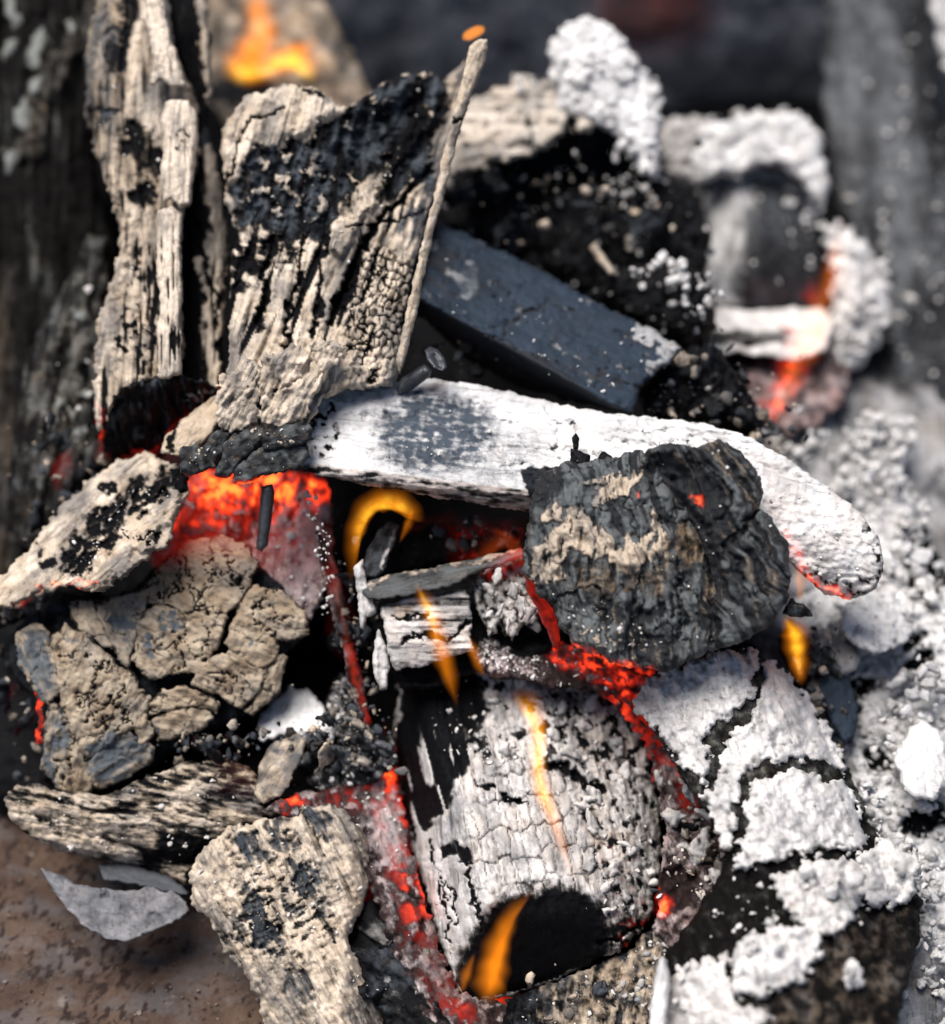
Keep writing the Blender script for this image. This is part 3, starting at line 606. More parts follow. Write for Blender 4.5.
# grey-tan curled plate between the two logs
def p(c):
    c.fibre(12, 2, 12, 1); c.grit(.9); c.ash = .92 + .3 * c.n(14, 3); c.tint = .7 + .4 * c.n(18, 4); c.aux = .2 + .2 * c.n(20, 6); c.crack([(178, 420), (170, 448)], 3.5, 6)
cc = chunk('bark_plate', [(160, 452), (166, 436), (184, 418), (206, 402), (222, 390), (224, 412), (214, 432), (200, 446), (180, 456)], pl((160, 452, 1.0), (222, 390, 1.015), (210, 440, 1.0)), M['ash_tan'], p, s=1.8, R=8, thick=14, grain=125, edge=2)
tag(cc.obj, 'smooth grey-tan curled bark plate wedged below the tall log', 'bark')

# dark curled flakes above the glowing hollow
G = 'dark curled flakes above the glowing hollow'
def dflake(c):
    c.fibre(7, 3, 5, 1); c.grit(1.2); c.ash = .12 + .5 * c.n(10, 3); c.aux = .30 + .8 * c.n(12, 4); c.tint = .6 + c.tint
    c.glow = .8 * sstep(6, 0, c.sd) * sstep(472, 482, c.Y)
for pts, d, ang, lb in (([(180, 448), (198, 444), (212, 452), (206, 470), (190, 478), (178, 470)], .990, 30, 'small grey flake at the tip of the wedge piece'),
                   ([(196, 452), (214, 432), (232, 430), (228, 448), (214, 468), (198, 472)], .986, 120, 'pale grey upright flake at the left of the flake cluster'),
                   ([(222, 446), (242, 430), (262, 426), (268, 440), (248, 456), (226, 478), (216, 476)], .982, 140, 'slate grey flake curling over the red glow'),
                   ([(232, 470), (252, 452), (280, 444), (306, 442), (312, 458), (298, 470), (270, 476), (244, 484), (230, 484)], .980, 165, 'longest black flake hanging over the red glow'),
                   ([(258, 436), (284, 424), (308, 424), (314, 440), (290, 448), (264, 450)], .977, 170, 'black flake under the broad stump beside the white plank')):
    cc = chunk('char_flake', pts, flat(d), M['char_grey'], dflake, s=1.6, R=6, thick=12, grain=ang, edge=3.5); tag(cc.obj, lb, 'flake', G)
    flecks(cc, 8, (.6, 2.0), sub=1, tint=(.1, .6), name='ash_flecks')
clk = clump('ash_crumbs', [(262, 432, .975, 14, 4, 3, 14), (285, 440, .972, 14, 4, 3, 12), (202, 452, .978, 8, 5, 2.5, 8), (190, 460, .978, 6, 4, 3, 6)], M['ash_tan'], sub=1, tint=(.2, .6)); tag(clk, 'loose tan ash crumbs on the dark flakes', 'ash')
# ------------------------------------------------------------------ lower left
# wedge-shaped piece
t = thing('charred_wood', 'wedge of ash-dusted wood pointing down to the left edge', 'wood', 90, 600, 1.03)
def p(c):
    f = c.fibre(7, 4, 9, 1, .25); c.grit(1.6); c.lumpy(10, 3, 5)
    c.tint = .45 + .7 * c.n(20, 3); c.ash = .85 + .5 * c.n(9, 4, st=2)
    bl = c.line([(185, 482), (150, 492), (120, 510), (92, 540), (72, 562)], 19, .6)
    g = c.n(6, 7, st=1.6); c.ash -= bl * (.85 + 1.3 * g); c.h -= 6 * bl * sstep(-.3, .3, g)
    top = c.line([(30, 555), (70, 505), (110, 470), (150, 454)], 16, .7); c.ash += .35 * top; c.tint -= .35 * top; c.aux = .28 * top * sstep(0, .3, c.n(9, 8))
    rdg = c.line([(170, 498), (150, 520), (125, 550), (100, 580)], 20, .6); c.h += 10 * rdg; c.ash += .6 * rdg; c.tint += .1 * rdg
    bk = c.ell(184, 480, 10, 16, 0, .4); c.ash -= 1.3 * bk
    for x, y, r in ((44, 558, 7), (108, 490, 6), (160, 540, 4)):
        k = c.ell(x, y, r, r * .7, -30, .4); c.ash -= k
    c.crack([(125, 530), (142, 540), (155, 530)], 2.5, 4)
    rim = c.line([(38, 590), (58, 586), (75, 584), (92, 590), (106, 584)], 6); c.glow = np.clip(rim * 1.3 * (.6 + 1.2 * c.n(7, 9)), 0, .9)
cc = chunk('body', [(-20, 612), (-20, 590), (0, 575), (28, 550), (58, 510), (98, 470), (128, 457), (147, 451), (160, 462), (184, 466), (189, 488), (176, 520), (166, 548), (140, 566), (112, 586), (92, 594), (74, 586), (58, 588), (38, 594), (15, 606)], smax(pl((0, 600, 1.0), (150, 450, 1.02), (170, 540, .985)), pl((100, 470, 1.01), (60, 580, .985), (170, 540, .975)), k=.006), M['ash_tan'], p, s=1.7, R=11, thick=40, grain=136, edge=5, warp=14, parent=t)
flecks(cc, 120, (.6, 2.6), bl if False else cc.line([(185, 482), (120, 510), (72, 562)], 26), tint=(0, .5))
t2 = chunk('charred_wood', [(-30, 600), (10, 596), (60, 585), (100, 590), (112, 600), (80, 606), (30, 618), (10, 625), (-30, 640)], flat(1.045), M['char_black'], lambda c: (c.grit(2), setattr(c, 'ash', -.1 + .2 * c.n(9)), setattr(c, 'glow', .5 * c.ell(20, 596, 14, 8, 0, .5))), s=2.2, R=8, thick=40)
tag(t2.obj, 'black charred lump in shadow beneath the ash-dusted wedge', 'charcoal')

# glowing hollow
t = thing('glowing_ember', 'glowing red ember with pale ash under the dark flakes', 'ember', 245, 600, 1.06)
def p(c):
    c.lumpy(24, 4, 1); c.grit(2.0); f = c.fibre(14, 6, 5, 3, .15)
    n = c.n(15, 4); c.tint = .3 + .6 * c.n(20, 5); c.ash = .22 + .55 * n
    pk = c.pol([(290, 500), (330, 500), (332, 560), (315, 620), (292, 612), (268, 575), (262, 545), (275, 520)], 12); c.ash += .55 * pk; c.tint += .1 * pk
    lo = sstep(520, 555, c.Y - .1 * c.X) * (1 - pk); c.ash += .35 * lo; c.tint += .35 * lo
    hot = c.ell(215, 498, 62, 32, 0, .6) + .9 * c.ell(295, 490, 40, 18, 0, .5) + .95 * c.ell(200, 530, 70, 32, 0, .7) + .5 * c.ell(290, 545, 34, 45, 0, .7)
    c.glow = np.clip(hot, 0, 1.0) * sstep(590, 470, c.Y) * np.clip(1.0 - .5 * sstep(-.1, .5, n) - .35 * f, .1, 1)
    fl = sstep(-.1, .6, c.n(13, 18) + .25 * sstep(490, 540, c.Y)); c.ash = np.maximum(c.ash, .85 * fl); c.glow *= 1 - .55 * fl; c.h += 4 * fl; c.glow = np.maximum(c.glow, .3 * c.ell(240, 550, 90, 40, 0, .8)); c.crack([(215, 478), (205, 505), (190, 525)], 5, 8); c.crack([(240, 476), (228, 512), (232, 540)], 4, 7); c.crack([(285, 480), (275, 510)], 4, 7); c.crack([(188, 500), (225, 515), (262, 518)], 3, 5); c.crack([(262, 495), (245, 530), (238, 560)], 5, 8); c.crack([(300, 500), (292, 522)], 3, 5)
cE2 = chunk('ember_body', [(168, 480), (200, 468), (240, 474), (270, 470), (318, 472), (330, 490), (334, 540), (326, 590), (312, 622), (296, 612), (276, 600), (250, 590), (160, 585), (150, 560), (165, 530), (184, 505)], pl((180, 480, 1.05), (320, 480, 1.045), (230, 580, 1.03)), M['ember'], p, s=1.8, R=12, thick=45, grain=100, edge=4, parent=t)
flecks(cE2, 130, (.8, 3.2), cE2.ell(300, 560, 34, 60, 10, .5), sub=1, tint=(0, .3))
def p(c): c.grit(.5); c.ash = .1 + .2 * c.n(8); c.aux = .5 + .5 * c.n(12, 3)
cn = chunk('iron_spike', [(261, 487), (272, 484), (275, 492), (268, 545), (262, 552), (256, 548), (257, 536)], cyl(268, 486, .988, 261, 548, .992, 7), M['nail_iron'], p, s=1.4, R=5, thick=8, edge=.8)
tag(cn.obj, 'thin dark spike hanging in front of the red glow', 'spike')

# cracked brown chunk: dark core under separate plates
t = thing('cracked_charcoal', 'large brown chunk of charcoal cracked into thick plates', 'charcoal', 160, 800, 1.04)
def p(c): c.grit(1.5); c.ash = .05 + .3 * c.n(12); c.tint = c.tint + .8; c.aux = .3 + .5 * c.n(14, 3)
core = smax(cyl(20, 700, 1.020, 300, 600, 1.018, 150, 140, .4), k=.01)
chunk('core', [(6, 640), (25, 618), (60, 592), (100, 600), (130, 590), (165, 560), (210, 548), (255, 560), (285, 590), (304, 610), (306, 635), (282, 655), (276, 692), (250, 716), (200, 735), (152, 768), (110, 792), (72, 800), (40, 780), (42, 735), (44, 700), (22, 690), (2, 665)], core, M['char_black'], p, s=2.4, R=16, thick=60, edge=3, parent=t)
def plate(gl=0, patch=()):
    def f(c):
        c.fibre(12, 3.2, 3, 1); c.grit(1.5); k = c.checks(46, 30, 2.2, .05, 3); c.ash = 1.08 - .7 * k + .3 * c.n(10, 3); c.tint = .5 + .9 * c.n(22, 4)
        c.h += 3 * c.n(32, 6)
        for x, y, rx, ry, a in patch:
            q = c.ell(x, y, rx, ry, a, .5); c.aux = np.maximum(c.aux, q * (.8 + .6 * c.n(7, 8, st=3))); c.h -= 2 * q
        if gl: c.glow = 2.2 * gl * sstep(585, 530, c.Y); c.tint += .4 * sstep(600, 550, c.Y)
        for ck_ in ([(185, 555), (190, 590), (202, 612)], [(170, 545), (178, 572), (162, 602)], [(208, 545), (214, 575), (203, 604)], [(228, 560), (236, 588)], [(160, 640), (188, 652), (208, 640)], [(176, 618), (182, 645), (172, 672)], [(60, 660), (88, 656), (112, 672)], [(78, 700), (108, 702), (132, 716)], [(96, 668), (90, 700), (100, 730)], [(252, 602), (272, 612), (302, 614)], [(262, 596), (258, 626), (270, 640)], [(212, 672), (232, 680), (248, 698)], [(120, 690), (124, 720), (112, 745)], [(60, 720), (72, 745), (66, 780)]):
            c.crack(ck_, 2.0, 4.5)
        top_ = sstep(618, 560, c.Y + 8 * c.n(20, 14)); c.tint += .7 * top_; c.ash -= .25 * top_ * sstep(-.1, .4, c.n(11, 15))
        ed = sstep(4, 1, c.sd) * sstep(-.3, .3, c.n(15, 11)); c.ash -= .8 * ed
    return f
PL = [  # outline, depth offset, grain, patches, glow
    ([(70, 606), (92, 602), (100, 622), (112, 648), (100, 640), (84, 630), (74, 620)], 0, 60, (), 0),
    ([(98, 606), (125, 596), (150, 588), (146, 606), (136, 624), (132, 645), (128, 668), (116, 648), (104, 626)], -2, 60, ((122, 622, 13, 15, 30), ), 0),
    ([(150, 584), (168, 560), (190, 544), (222, 538), (246, 548), (256, 564), (244, 588), (232, 606), (222, 612), (206, 606), (190, 612), (165, 604), (150, 604)], -1, 30, (), .22),
    ([(140, 626), (156, 607), (190, 616), (208, 610), (226, 618), (214, 648), (200, 672), (182, 668), (160, 676), (148, 676), (134, 660)], -4, 25, ((152, 645, 9, 12, 0), (172, 622, 5, 7, 0)), 0),
    ([(228, 640), (240, 612), (254, 588), (282, 594), (302, 612), (305, 632), (292, 640), (272, 636), (252, 650), (234, 652)], -3, 20, (), .08),
    ([(236, 640), (262, 636), (276, 642), (272, 660), (258, 668), (240, 658), (228, 656)], -1, 20, ((252, 640, 12, 4, -20), ), 0),
    ([(196, 684), (206, 664), (224, 656), (244, 662), (262, 672), (256, 690), (240, 706), (222, 694), (206, 690)], -6, 30, (), 0),
    ([(262, 676), (278, 656), (286, 660), (276, 692), (254, 712), (244, 708), (258, 694)], 2, 110, (), 0),
    ([(150, 704), (164, 692), (182, 690), (206, 696), (218, 702), (214, 712), (190, 706), (168, 710), (152, 716)], -6, 10, (), 0),
    ([(154, 722), (172, 712), (196, 708), (212, 716), (198, 730), (180, 734), (162, 738)], -4, 10, (), 0),
    ([(16, 636), (34, 626), (48, 634), (56, 660), (58, 690), (48, 702), (38, 690), (24, 668)], -3, 62, ((36, 660, 18, 40, -15), ), 0),
    ([(52, 640), (66, 628), (84, 636), (100, 650), (112, 662), (108, 680), (92, 690), (78, 700), (64, 706), (60, 688), (58, 662)], -8, 110, ((76, 634, 12, 6, 0), ), 0),
    ([(112, 664), (130, 676), (146, 700), (144, 718), (152, 736), (138, 742), (128, 726), (106, 742), (90, 758), (80, 742), (72, 722), (66, 708), (92, 694), (110, 684)], -10, 120, ((104, 746, 18, 10, -40), ), 0),
    ([(88, 764), (108, 744), (128, 730), (142, 744), (150, 748), (148, 762), (120, 780), (96, 786)], -6, 150, ((118, 758, 36, 26, -30), ), 0),
    ([(50, 706), (64, 710), (74, 734), (84, 760), (94, 788), (80, 796), (58, 786), (44, 768), (46, 736)], -6, 100, ((56, 735, 11, 22, 10), (50, 770, 9, 20, 0)), 0),
]
for o_, off, gr, pa, g in PL:
    cx, cy = np.mean(o_, 0); q_ = np.array(o_, float) - (cx, cy); o_ = [tuple(v) for v in q_ * (1 + 3.9 / np.hypot(q_[:, 0], q_[:, 1]))[:, None] + (cx, cy)]
    chunk('char_plate', o_, (lambda off: lambda X, Y: core(X, Y) - .011 + off * .6 * PXM)(off), M['plate_brown'], plate(g, pa), s=1.6, R=3.6, thick=26, grain=gr, edge=3.2, warp=17, parent=t)
cg = chunk('glow_rim', [(34, 690), (42, 694), (44, 720), (42, 742), (36, 744), (38, 720)], flat(1.012), M['ember'], lambda c: (c.grit(1.5), setattr(c, 'ash', c.ash * 0), setattr(c, 'glow', np.clip(.42 + .5 * c.n(9), 0, .7))), s=1.5, R=3, thick=8, edge=5, parent=t)

# mottled log under it
t = thing('charred_log', 'black and cream mottled log lying below the cracked brown chunk', 'log', 140, 870, 1.04)
def p(c):
    f = c.fibre(8, 4, 6, 1, .2); c.grit(1.8); c.lumpy(12, 3, 2); g = .7 * c.n(5, 3, st=3.2) + .55 * c.n(17, 13, st=2)
    c.ash = .62 + 1.0 * g - .3 * f; c.h += 3 * g; c.tint = .45 + .7 * c.n(22, 4)
    rg = sstep(190, 240, c.X) * sstep(812, 780, c.Y); c.ash -= .35 * rg; c.tint += .5 * rg; c.glow = .16 * rg
    cr = c.line([(20, 815), (45, 835), (80, 848), (130, 856)], 11, .6); c.ash += .55 * cr; c.h += 3 * cr
    bk = c.ell(175, 850, 40, 17, -10, .5); c.ash -= .65 * bk
    c.ash -= .6 * sstep(795, 775, c.Y) * sstep(200, 120, c.X)
cl = chunk('body', [(4, 800), (20, 780), (60, 790), (100, 796), (150, 776), (190, 760), (236, 760), (272, 785), (292, 806), (262, 822), (222, 834), (200, 852), (192, 872), (186, 885), (160, 872), (120, 862), (80, 855), (48, 846), (24, 832), (8, 815)], cyl(0, 800, 1.0, 290, 815, 1.0, 60, 50, .7), M['ash_tan'], p, s=1.7, R=12, thick=60, grain=10, edge=4, parent=t)
flecks(cl, 160, (.6, 2.8), tint=(.1, .6), sub=1)

# thin flakes on the rusty floor
def p(c):
    c.fibre(16, 3, 2, 1); c.grit(1.8); c.ash = .75 + .6 * c.n(16, 3); c.tint = .4 + .6 * c.n(20, 4); c.aux = .2 + .7 * c.n(14, 5)
    c.crack([(100, 884), (110, 900)], 2, 2); k = sstep(4, 0, c.sd) * sstep(885, 905, c.Y); c.ash += k; c.aux -= k
cf = chunk('char_flake', [(40, 867), (56, 873), (78, 884), (104, 888), (124, 892), (143, 888), (152, 880), (166, 884), (180, 896), (189, 911), (172, 924), (150, 932), (126, 942), (104, 938), (84, 927), (66, 908), (54, 892)], pl((40, 868, 1.01), (188, 910, 1.0), (110, 935, .992)), M['flake_grey'], p, s=1.5, R=4, thick=5, drop=2, grain=20, edge=2.2)
tag(cf.obj, 'thin grey crescent flake lying on the rusty floor', 'flake')
def p(c): c.fibre(5, 2, 14, 1); c.grit(1); c.ash = .05 + .3 * c.n(12); c.aux = .3 + .5 * c.n(8, 3, st=6)
cf = chunk('char_flake', [(98, 864), (128, 862), (158, 872), (182, 884), (190, 896), (168, 892), (150, 888), (128, 884), (104, 880)], pl((100, 864, 1.015), (185, 885, 1.008), (130, 884, 1.005)), M['flake_grey'], p, s=1.7, R=5, thick=8, grain=20, edge=2)
tag(cf.obj, 'dark striated flake tucked behind the grey crescent flake', 'flake')

# tan striated piece at the bottom
t = thing('charred_wood', 'rough tan fibrous piece with slate grey gouges at the bottom', 'wood', 300, 1030, 1.0)
def p(c):
    f = c.fibre(9, 6.5, 9, 1, .26); f2 = c.fibre(3.6, 2.6, 9, 2, .3); c.grit(1.6); c.lumpy(9, 1.8, 3); g = c.n(7, 5, st=2.4); c.h += 3 * g
    c.tint = .30 + .55 * c.n(20, 4); c.ash = 1.05 + .3 * g - .5 * f - .25 * f2
    for x, y, rx, ry, a, s_ in ((246, 846, 11, 22, -10, 1), (280, 832, 9, 18, -20, .9), (320, 824, 12, 22, -50, .9), (304, 872, 10, 32, -28, .95), (258, 922, 8, 40, -24, 1.1), (290, 905, 6, 26, -30, .7), (300, 986, 15, 16, -20, .8), (236, 925, 6, 22, -22, .7), (278, 950, 6, 26, -28, .6), (322, 905, 6, 14, -25, .5), (262, 856, 12, 9, -20, .8)):
        k = c.ell(x, y, rx, ry, a, .35); k = k * sstep(-.45, .25, c.n(4.5, 7, st=7) + .5 * k - .1); c.aux = np.maximum(c.aux, k * s_ * (.8 + .6 * c.n(5, 27, st=5))); c.ash -= .3 * k; c.h -= 8 * k * s_
    hatch = c.ell(285, 910, 60, 60, 0, .6) * sstep(.05, .35, fbm(c.U / 5, c.V / 16, 2, c.seed + 40)); c.ash -= .75 * hatch; c.h -= 2.5 * hatch
    rt = sstep(345, 368, c.X) * sstep(930, 880, c.Y); c.tint += .25 * rt
cs = chunk('body', [(189, 872), (200, 852), (216, 834), (240, 824), (268, 820), (302, 808), (330, 802), (352, 818), (366, 838), (371, 880), (360, 912), (348, 942), (362, 970), (380, 1000), (392, 1040), (396, 1080), (272, 1080), (262, 1012), (246, 978), (222, 946), (206, 918), (192, 902)], smax(pl((200, 870, .985), (360, 830, .985), (320, 1020, .965)), pl((350, 820, .985), (372, 900, .99), (300, 900, .95)), pl((195, 880, .985), (270, 1020, .985), (260, 900, .962)), k=.006), M['ash_tan'], p, s=1.6, R=11, thick=50, grain=62, edge=4.5, warp=15, parent=t)
flecks(cs, 160, (.7, 3.0), tint=(.05, .5), sub=1)

# ember strip between the tan piece and the big pale log
t = thing('glowing_ember', 'long red glowing ember running down beside the big pale log', 'ember', 400, 960, 1.05)
def p(c):
    c.lumpy(22, 6, 1); c.grit(2); f = c.fibre(12, 6, 5, 3, .15); n = c.n(16, 4); c.ash = .22 + .6 * n; c.tint = .3 + .5 * c.n(15, 5)
    hot = c.line([(388, 775), (398, 830), (410, 870), (424, 920), (440, 965), (456, 1000)], 36, .9) + .6 * c.ell(292, 804, 16, 8, -20, .5) * 1.5 + .55 * c.ell(345, 800, 40, 14, 0, .6)
    c.glow = np.clip(hot, 0, 1) * np.clip(.72 - .7 * sstep(-.15, .45, n) - .3 * f, .05, 1); c.ash -= .05 * hot
    fl = sstep(-.1, .6, c.n(13, 18)); c.ash = np.maximum(c.ash, .8 * fl); c.glow *= 1 - .5 * fl; c.h += 4 * fl
    pk = c.ell(388, 832, 18, 40, -15, .5); c.ash += .5 * pk; c.glow *= 1 - .45 * pk
    br = c.ell(440, 965, 20, 45, -20, .5); c.tint += .8 * br; c.ash += .3 * br; c.glow *= 1 - .6 * br
    c.crack([(412, 890), (425, 915), (420, 940)], 5, 7)
cg = chunk('ember_body', [(262, 806), (290, 795), (330, 788), (365, 768), (396, 764), (402, 800), (412, 850), (426, 900), (442, 950), (460, 992), (500, 1000), (530, 1000), (528, 1060), (440, 1060), (410, 985), (385, 930), (366, 880), (362, 838), (330, 812), (286, 818)], pl((380, 770, 1.03), (430, 920, .995), (330, 800, 1.005)), M['ember'], p, s=1.8, R=9, thick=40, grain=70, edge=5, parent=t)
flecks(cg, 90, (.7, 2.6), cg.ell(375, 825, 35, 35, 0, .5) + .05, sub=1, tint=(.1, .4))

# dark char below, between tan piece and pale log
t = thing('charcoal_piece', 'dark folded charcoal at the bottom between tan piece and pale log', 'charcoal', 400, 1020, 1.01)
def p(c):
    f = c.fibre(14, 8, 5, 1, .2); c.grit(1.6); c.ash = .12 + .45 * c.n(12, 3); c.tint = .9 + .5 * c.n(20, 4); c.aux = .45 * c.ell(395, 965, 30, 30, 0, .5) * (1 + c.n(10, 5)); c.ash -= .4 * f
    bt = c.ell(385, 930, 22, 12, -30, .5); c.ash += .4 * bt
    c.crack([(382, 945), (400, 938)], 2.5, 5); rt = sstep(.9, .1, np.abs((c.X - 430) / 22)) * c.ell(430, 965, 22, 40, -20, .6); c.tint += .3 * rt; c.ash += .35 * rt * (1 + c.n(6, 9))
    w = c.ell(385, 985, 14, 12, 20, .5) * sstep(0, .4, c.n(7, 10)); c.ash += .8 * w; c.tint -= .9 * w
    k = c.ell(368, 902, 9, 20, 15, .4); c.ash -= k
chunk('body', [(366, 905), (376, 886), (392, 898), (412, 928), (432, 958), (450, 990), (462, 1010), (470, 1050), (400, 1070), (376, 1000), (356, 972), (346, 950), (356, 922)], smax(pl((370, 890, 1.0), (450, 990, .99), (400, 960, .972)), pl((350, 950, .985), (400, 960, .975), (380, 1020, .97)), k=.006), M['char_black'], p, s=1.8, R=10, thick=40, grain=40, edge=4, parent=t)
def p(c): c.grit(1.5); c.lumpy(9, 3); c.ash = -.1 + .2 * c.n(9, 2); c.aux = .35 + .5 * c.n(10, 3)
for o_, d, lb in (([(356, 985), (376, 975), (392, 985), (385, 1000), (362, 1000)], .972, 'small blue-black coal at the bottom beside the tan piece'), ([(380, 1006), (410, 998), (440, 1000), (446, 1016), (410, 1026), (384, 1024)], .968, 'blue-black stick of coal at the bottom frame edge')):
    cc = chunk('charcoal_piece', o_, flat(d), M['char_black'], p, s=1.7, R=8, thick=18, edge=3); tag(cc.obj, lb, 'charcoal')
    flecks(cc, 10, (.8, 2))

# bits between cracked chunk and pale log
def p(c): c.fibre(14, 3, 3, 1); c.grit(1.2); c.ash = .75 + .4 * c.n(14, 3); c.tint = .55 + .6 * c.n(16, 4); c.aux = .35 + .6 * c.n(18, 5); c.h += 5 * c.n(20, 8)
cf = chunk('char_flake', [(254, 796), (260, 762), (272, 744), (296, 734), (306, 738), (302, 758), (292, 780), (280, 796), (264, 804)], pl((256, 795, .995), (300, 736, 1.005), (295, 780, .99)), M['ash_tan'], p, s=1.6, R=7, thick=12, grain=120, edge=2.5)
tag(cf.obj, 'smooth grey and tan flake standing below the cracked chunk', 'flake')
def p(c): c.lumpy(9, 4); c.grit(1.6); c.ash = 1.05 + .4 * c.n(8, 3); c.tint = -.1 + .4 * c.n(15, 4); c.aux = .25 * sstep(.1, .5, c.n(16, 5))
ca = chunk('ash_heap', [(256, 726), (272, 700), (290, 686), (308, 690), (322, 705), (336, 724), (334, 742), (310, 735), (284, 738), (262, 742)], pl((258, 730, 1.025), (300, 690, 1.035), (320, 735, 1.015)), M['ash_fluffy'], p, s=1.8, R=8, thick=30, edge=4)
tag(ca.obj, 'bright white patch of ash beside the cracked brown chunk', 'ash')
def p(c): c.fibre(10, 5, 4, 1); c.grit(2); c.lumpy(14, 5); g = c.n(11, 3); c.ash = .2 + .9 * g; c.tint = .1 + .3 * c.n(14, 4); c.aux = .3 * sstep(.1, -.3, g)
ca = chunk('charcoal_piece', [(300, 765), (306, 742), (318, 720), (330, 690), (345, 668), (356, 690), (368, 720), (392, 740), (398, 765), (380, 782), (340, 792), (312, 790)], pl((305, 770, 1.02), (350, 680, 1.04), (390, 765, 1.02)), M['char_black'], p, s=1.8, R=10, thick=40, grain=60, edge=5)
tag(ca.obj, 'blue-black coal flecked with white ash left of the pale log', 'charcoal')
flecks(ca, 200, (.8, 4), .25 + ca.ell(335, 690, 16, 26, 0, .5) + ca.ell(365, 755, 30, 16, 0, .5), sub=1, tint=(0, .2))
for i, (x, y, L_, w_, a, d, lb) in enumerate(((342, 752, 16, 7, 35, 1.012, 'small slate flake leaning in the ash left of the pale log'), (322, 744, 18, 6, 60, 1.012, 'narrow dark flake beside the bright ash patch'), (378, 745, 14, 6, 20, 1.008, 'small pale flake touching the left side of the pale log'))):
    cc = chunk('char_flake', shard(x, y, L_, w_, a), flat(d), M['flake_grey'], lambda c: (c.grit(1), setattr(c, 'ash', .3 + .5 * c.n(9)), setattr(c, 'aux', .3 + .5 * c.n(8, 2))), s=1.6, R=4, thick=7, edge=2); tag(cc.obj, lb, 'flake')
# ------------------------------------------------------------------ centre
# white plank across the middle
t = thing('plank', 'long white ash-coated plank lying across the middle of the fire', 'plank', 560, 520, 1.06)
top = pl((320, 400, 1.008), (560, 410, 1.006), (540, 495, .982)); bulb = cyl(560, 470, .985, 880, 560, .972, 78, 46, .8)
fr = pl((300, 462, .980), (540, 492, .980), (430, 520, 1.004))
def p(c):
    X, Y = c.X, c.Y
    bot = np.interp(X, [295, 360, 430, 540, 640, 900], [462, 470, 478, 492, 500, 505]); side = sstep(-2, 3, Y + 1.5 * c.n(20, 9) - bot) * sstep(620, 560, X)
    f = c.fibre(5, 1.2, 14, 1, .4); c.grit(.9 + 1.0 * sstep(600, 800, X)); rough = sstep(560, 720, X)
    c.lumpy(8, 1.2 , 2); c.h += rough * (1.6 * c.n(8, 5) + .8 * c.n(3.5, 6, 2))
    c.ash = 1.06 + .25 * c.n(11, 3); c.tint = -.12 + .5 * c.n(40, 4) + .35 * sstep(680, 830, X)
    spot = c.ell(436, 432, 62, 44, 4, .45); nz = c.n(9, 7); c.aux = spot * (.8 + .5 * nz + .45 * c.n(4, 27, st=4)); c.aux = np.maximum(c.aux, .42 * c.ell(495, 455, 60, 40, 10, .7) * (1 + .4 * nz)); c.aux *= 1 - side
    c.aux = np.maximum(c.aux, .35 * c.ell(355, 395, 16, 6, 0, .5) * (1 + nz)); c.tint += .9 * c.ell(432, 388, 10, 5, 0, .5)
    lc = c.ell(326, 430, 13, 32, 10, .5); c.ash -= lc * sstep(.1, .4, c.n(8, 12) + .1) * 1.2; c.h -= 4 * lc * sstep(.1, .4, c.n(8, 12))
    bk = c.pol([(522, 474), (545, 466), (560, 470), (556, 496), (540, 504), (530, 492)], 3); c.ash -= 1.2 * bk
    for pts in ([(386, 410), (392, 428), (388, 448), (392, 470)], [(520, 430), (526, 452), (522, 468)], [(500, 468), (520, 466), (545, 468)], [(576, 420), (577, 440)], [(470, 402), (500, 418), (520, 420)], [(540, 408), (556, 420), (590, 424)], [(420, 450), (445, 462), (470, 460)], [(610, 428), (640, 432), (670, 428)], [(556, 428), (552, 448), (560, 462)], [(345, 410), (380, 418), (420, 414)], [(600, 440), (650, 446), (690, 442)], [(470, 440), (510, 446), (560, 448), (600, 455)], [(360, 455), (400, 462), (430, 470)], [(700, 440), (730, 452), (760, 470)], [(640, 420), (644, 436)], [(690, 428), (686, 444), (692, 452)]):
        k = 1 - sstep(.5, 1.7, line_d(c.wx, c.wy, pts)); c.h -= 2.2 * k; c.ash -= .55 * k
    c.tint = np.where(side > .5, .85 + .6 * c.n(12, 8, st=6), c.tint); c.ash -= side * (.55 + .8 * c.n(6, 10, st=4)); c.h += side * 3 * c.n(5, 11, st=8)  # brown-grey front edge, with its shading darkened into the colour too
    und = c.line([(815, 578), (850, 592), (880, 590)], 24, .6); c.ash -= und * (.35 + 1.0 * c.n(7, 13)); tip = c.ell(880, 545, 16, 40, -15, .5); c.ash -= tip * (.3 + 1.3 * c.n(8, 14))
    c.glow = np.clip(.62 * c.line([(790, 535), (800, 560), (815, 585), (845, 600)], 9) * 1.5 * (.8 + .8 * c.n(8, 15)), 0, .9)
    pk = c.line([(760, 470), (785, 520), (805, 570)], 40) * .18; c.glow = np.maximum(c.glow, pk * .8)
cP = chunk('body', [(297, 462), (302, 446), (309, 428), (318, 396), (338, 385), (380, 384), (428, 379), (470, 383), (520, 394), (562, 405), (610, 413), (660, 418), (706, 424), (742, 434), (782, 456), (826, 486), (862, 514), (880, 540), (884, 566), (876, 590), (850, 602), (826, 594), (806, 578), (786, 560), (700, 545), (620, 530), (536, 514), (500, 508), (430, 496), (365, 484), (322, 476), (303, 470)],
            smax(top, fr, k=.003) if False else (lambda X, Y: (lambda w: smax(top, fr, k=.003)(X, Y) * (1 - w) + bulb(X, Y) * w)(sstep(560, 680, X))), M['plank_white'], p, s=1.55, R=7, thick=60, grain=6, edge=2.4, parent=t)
flecks(cP, 90, (.5, 2.2), .15 + cP.ell(450, 440, 70, 45, 0, .4), tint=(0, .2))
